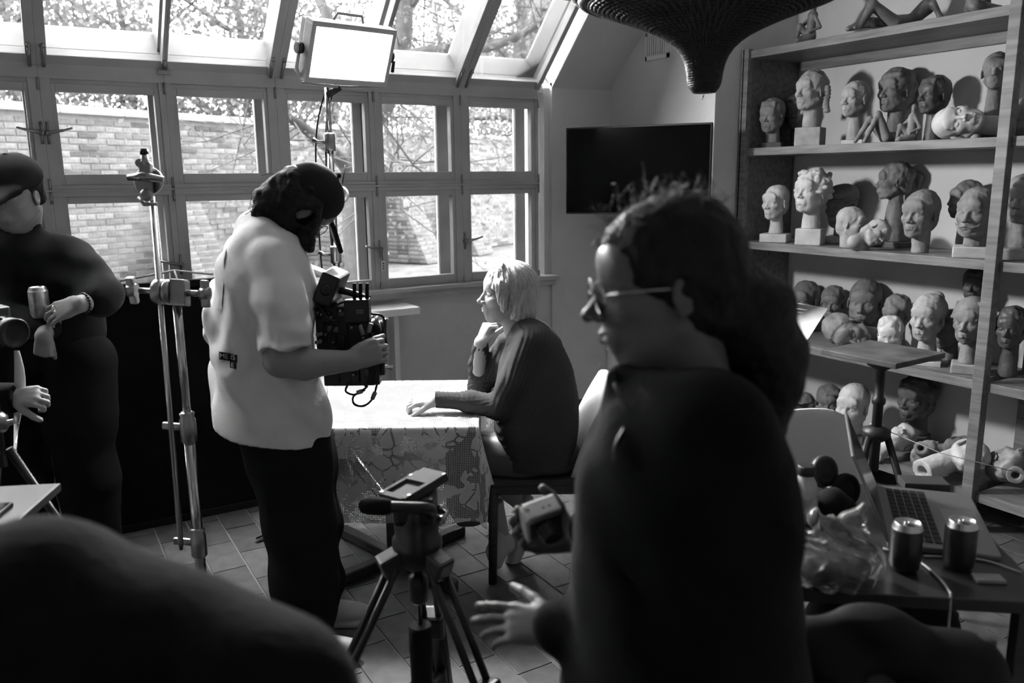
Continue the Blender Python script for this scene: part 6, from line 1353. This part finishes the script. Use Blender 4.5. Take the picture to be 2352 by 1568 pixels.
# ================================================================== modelling stand with board
msv = 2.95; ms0 = K(2012, 1000, msv); mb = np.array([ms0[0], ms0[1], 0]); mz = lambda y: K(2012, y, msv)[2]
ms = thing('modelling_stand', 'dark tripod modelling stand with a worn square board on top', 'stand', mb); iron = M('dark_iron', .018, .45, .4)
B().box(mb+ZZ*(mz(812)), (.15, .15, .010), RUV @ rotz(math.radians(33)), .003).build('board', M('worn_board', .065, .6, .3, noise=(9, .6), bump=(14, .5, .004)), ms)
B().lathe(mb, [(.018, mz(1080)), (.018, mz(930)), (.024, mz(925)), (.024, mz(915)), (.016, mz(910)), (.016, mz(850)), (.05, mz(838)), (.06, mz(828)), (.06, mz(822))], 20).build('post', iron, ms)
B().lathe(mb, [(.03, mz(1010)), (.05, mz(1000)), (.05, mz(985)), (.02, mz(978))], 20).build('collar', iron, ms)
for k, an_ in enumerate((-30, 90, 210)): a = math.radians(an_); d = UU*math.cos(a)+VV*math.sin(a); B().tube([mb+ZZ*mz(993)+d*.035, mb+d*.26], .013, 8).build('leg', iron, ms)
B().tube([mb+.13*(UU*math.cos(t)+VV*math.sin(t))+ZZ*.42 for t in np.linspace(0, 6.283, 33)[:-1]], .006, 6, closed=True).build('ring', iron, ms)
# sheet of paper
pp = thing('paper_sheet', 'white printed sheet of paper standing between the heads', 'paper', K(1850, 740, 2.7)); pw4 = [K(1805, 692, 2.74), K(1903, 707, 2.44), K(1842, 800, 2.42), K(1745, 792, 2.72)]
PRx = nrm(pw4[1]-pw4[0]); paper = M('paper', .72, .7, .2)
V = pw4+[p+VV*.0015 for p in pw4]; link('sheet', npmesh('sheet', V, [(3, 2, 1, 0), (4, 5, 6, 7), (0, 1, 5, 4), (1, 2, 6, 5), (2, 3, 7, 6), (3, 0, 4, 7)]), paper, pp)
for k in range(9):
    t = .12+.075*k; a = pw4[0]*(1-t)+pw4[3]*t; b = pw4[1]*(1-t)+pw4[2]*t; l0_, l1_ = (.35, .62) if k == 0 else (.18, .55+.15*((k*37) % 5)/5); d = nrm(np.cross(pw4[1]-pw4[0], pw4[3]-pw4[0])); d = d if d @ (CC-pw4[0]) > 0 else -d
    B().tube([a+(b-a)*l0_+d*.0006, a+(b-a)*l1_+d*.0006], .0009, 4).build('print_line', M('print_grey', .3, .7), pp)
pq = (pw4[2]+pw4[3])/2; pb_ = uv(.68, 2.76); B().tube([pq+ZZ*.02, pq, pb_+ZZ*.72, pb_+ZZ*.015], .006, 8).build('stand_pole', steel_d, pp); B().lathe(pb_, [(.09, 0), (.09, .01), (.012, .02)], 20).build('stand_base', steel_d, pp)
# soft black bag on the floor under the desk
bgo = uv(.93, 1.90); sbg = thing('duffel_bag', 'big soft black bag on the floor under the desk', 'bag', bgo); S = SDF()
S.ell(bgo+ZZ*.30, (.20, .21, .34), RUV, .02); S.ell(bgo+ZZ*.16+UU*.06, (.22, .22, .18), RUV, .05); S.ell(bgo+ZZ*.50-UU*.05, (.13, .15, .18), RUV, .05)
S.folds(folds(ZZ+UU*.4, 26, .012, 4)); S.noise(14, .010, 6); S.plane((0, 0, .001), -ZZ, .004); S.plane((0, 0, .715), ZZ, .004); sdf_obj('bag', S, .009, M('bag_black', .006, .9, .08, bump=(40, .3, .003)), sbg)
B().tube(spline([bgo+ZZ*.60-UU*.10-VV*.10, bgo+ZZ*.66-VV*.16, bgo+ZZ*.60+UU*.10-VV*.12], 5), .012, 8).build('strap', blk_matte, sbg)
# coat over a chair bottom right
cq = uv(.66, 1.44)
cst = thing('coat_chair', 'dark wooden chair under the heaped coat', 'chair', cq); B().box(cq+ZZ*.43, (.16, .15, .015), RUV, .01).build('seat', dwood, cst)
for a in (-1, 1):
    for b in (-1, 1): B().tube([cq+UU*a*.14+VV*b*.13+ZZ*.43, cq+UU*a*.15+VV*b*.14], .014, 8).build('leg', dwood, cst)
B().box(cq-VV*.15+ZZ*.64, (.16, .012, .20), RUV, .008).build('backrest', dwood, cst)
cc = thing('coat', 'dark padded coat heaped over a chair back beside the desk', 'coat', cq); S = SDF(); cb_ = cq-VV*.15
S.chain([cb_+UU*-.16+ZZ*.835, cb_+ZZ*.835+UU*-.03, cb_+UU*.11+ZZ*.775, cb_+UU*.17+ZZ*.66, cb_+UU*.19+ZZ*.50-VV*.03], [.048, .05, .058, .06, .055], .05); S.chain([cb_+UU*-.13+ZZ*.78-VV*.03, cb_+UU*-.10+ZZ*.50-VV*.07, cb_+UU*-.08+ZZ*.24-VV*.075], [.055, .052, .05], .05); S.chain([cb_+UU*.06+ZZ*.76-VV*.03, cb_+UU*.09+ZZ*.48-VV*.07, cb_+UU*.10+ZZ*.26-VV*.075], [.055, .055, .05], .05)
S.folds(folds(ZZ+UU*.35, 48, .005, 9)); S.noise(18, .005, 3); sdf_obj('coat', S, .007, M('coat_black', .007, .7, .15, bump=(40, .3, .003)), cc)
# ================================================================== left edge: person holding paper, camera on a tripod
VE = 2.45
pe = thing('person', 'person in dark sleeves at the frame edge holding a white sheet', 'person', (K(-230, 1200, VE)[0], K(-230, 1200, VE)[1], 0))
S = SDF(); wE = K(32, 912, VE); S.chain([K(-160, 880, VE+.05), K(-60, 925, VE), wE], [.045, .042, .030], .02); hand(S, wE, UU*.9+ZZ*.1-VV*.2, -VV*.6+ZZ*.5+UU*.2, -1, .95, (1.0, 1.2, .8), .02, (.7, .5, -.2))
S2 = SDF(); hE = K(-240, 520, VE+.05); P, c, e = head(S2, hE, RL(UU-ZZ*.3, ZZ+UU*.3), .225); S2.cone(P(0, .12, .2), K(-240, 680, VE), .055, .065, .03); S4 = SDF(); wide_rows(S4, [(700, -330, -150), (950, -320, -140)], VE, .09, .05); S4.chain([K(-230, 960, VE), K(-235, 1250, VE), uv(K(-235, 1250, VE) @ UU, VE, .05)], [.10, .08, .05], .04)
sdf_obj('body', S4, .010, skin_l, pe, [(S2, .006), (S, .0042)])
S = SDF(); wide_rows(S, [(670, -330, -150), (760, -345, -130), (980, -340, -130), (1060, -335, -135)], VE, .125, .05); S.chain([K(-160, 720, VE), K(-150, 870, VE), K(-60, 918, VE), K(26, 915, VE)], [.075, .062, .055, .048], .03); S.folds(folds(ZZ, 40, .004, 3)); S.plane(K(42, 915, VE), UU, .004); sdf_obj('sweater', S, .008, knit_b, pe)
S = SDF(); S.chain([K(-235, 1040, VE), uv(K(-235, 1040, VE) @ UU, VE, .45), uv(K(-235, 1040, VE) @ UU, VE, .04)], [.15, .13, .11], .05); S.plane((0, 0, .02), -ZZ, .004); sdf_obj('trousers', S, .012, trous, pe)
S = SDF(); S.ell(hE+ZZ*.03-UU*.01, (.10, .10, .12), None, .02); S.ell(hE+UU*.08-ZZ*.03, (.07, .07, .09), None, .01, '-'); sdf_obj('hair', S, .007, hair_b, pe)
es = thing('white_sheet', 'bent white paper sheet hanging from a hand at the frame edge', 'paper', K(40, 930, VE)); V = []; F = []
for i in range(13):
    t = i/12; y = 805+250*t; xm = 36+10*math.sin(t*3.0)-4*t
    for s in (0, 1): V.append(K(xm-4-10*(1-abs(2*t-1)) if s == 0 else xm+8+8*math.sin(t*6), y, VE-.02+.02*s+.012*math.sin(t*5)))
n0 = len(V); V += [p+VV*.0012 for p in V[:n0]]
for i in range(12):
    for o2, fl in ((0, 1), (n0, 0)): q = (o2+2*i, o2+2*i+1, o2+2*i+3, o2+2*i+2); F.append(q if fl else q[::-1])
    F.append((2*i, 2*i+2, n0+2*i+2, n0+2*i)); F.append((2*i+1, n0+2*i+1, n0+2*i+3, 2*i+3))
link('sheet', npmesh('sheet', V, F, True), paper, es)
sc_ = thing('still_camera', 'black camera with a ribbed lens on a tripod at the frame edge', 'camera', K(-20, 790, VE-.15)); lq = K(0, 755, VE-.15); la_ = nrm(K(58, 772, VE-.2)-lq)
B().lathe(lq-la_*.05, [(.032, 0), (.034, .01), (.034, .05), (.036, .052), (.036, .085), (.040, .09), (.042, .118), (.038, .12), (.036, .112), (.02, .108)], 30, la_).build('lens', bk_, sc_)
for k in range(10):
    t = 6.283*k/10; a_ = frame(la_, ZZ); B().tube([lq+la_*(.0)+(a_[:, 1]*math.cos(t)+a_[:, 2]*math.sin(t))*.036, lq+la_*.03+(a_[:, 1]*math.cos(t)+a_[:, 2]*math.sin(t))*.038], .003, 5).build('grip_rib', blk_matte, sc_)
B().box(lq-la_*.075, (.03, .065, .048), frame(la_, ZZ), .01).build('body', bk_, sc_)
et = thing('photo_tripod', 'dark photo tripod with clamp under the camera at the frame edge', 'tripod', (lq[0]-.06, lq[1], 0)); eb0 = lq-la_*.075; eb0 = np.array([eb0[0], eb0[1], 0]); ez = lambda y: K(10, y, VE-.15)[2]
B().tube([eb0+ZZ*(lq[2]-.04), eb0+ZZ*ez(1080)], .013, 10).build('column', tf, et)
q = B(); q.lathe(eb0, [(.02, ez(1000)), (.03, ez(990)), (.03, ez(965)), (.018, ez(955))], 16); q.tube([eb0+ZZ*ez(985), eb0+ZZ*ez(975)+UU*.05], [.012, .008], 8); q.build('clamp', steel, et)
for k in range(3): a = k*2.094+.4; d = UU*math.cos(a)+VV*math.sin(a); B().tube([eb0+ZZ*ez(1040)+d*.02, eb0+d*.38+ZZ*.01], [.013, .010], 8).build('leg', tf, et)
# side table with phone near the left edge
st0 = K(-10, 1165, 1.75); stt = thing('side_table', 'small grey-topped side table at the frame edge', 'table', (st0[0], st0[1], 0)); sz = K(40, 1140, 1.8)[2]
stc = np.array([st0[0], st0[1], sz])-UU*.05; B().box(stc-ZZ*.01, (.14, .12, .010), RUV @ rotz(.12), .004).build('top', M('grey_laminate', .10, .4, .4), stt); B().tube([stc-ZZ*.01, np.array([stc[0], stc[1], .01])], .02, 12).build('post', steel_d, stt); B().lathe(np.array([stc[0], stc[1], 0]), [(.15, 0), (.15, .012), (.03, .03)], 24).build('base', steel_d, stt)
ph_ = thing('phone', 'dark phone lying on the grey side table', 'phone', stc); B().box(stc+UU*.03-VV*.05+ZZ*.005, (.07, .036, .005), RUV @ rotz(.12), .003).build('case', black, ph_); B().box(stc+UU*.03-VV*.05+ZZ*.0103, (.066, .033, .0004), RUV @ rotz(.12)).build('screen', scr, ph_)
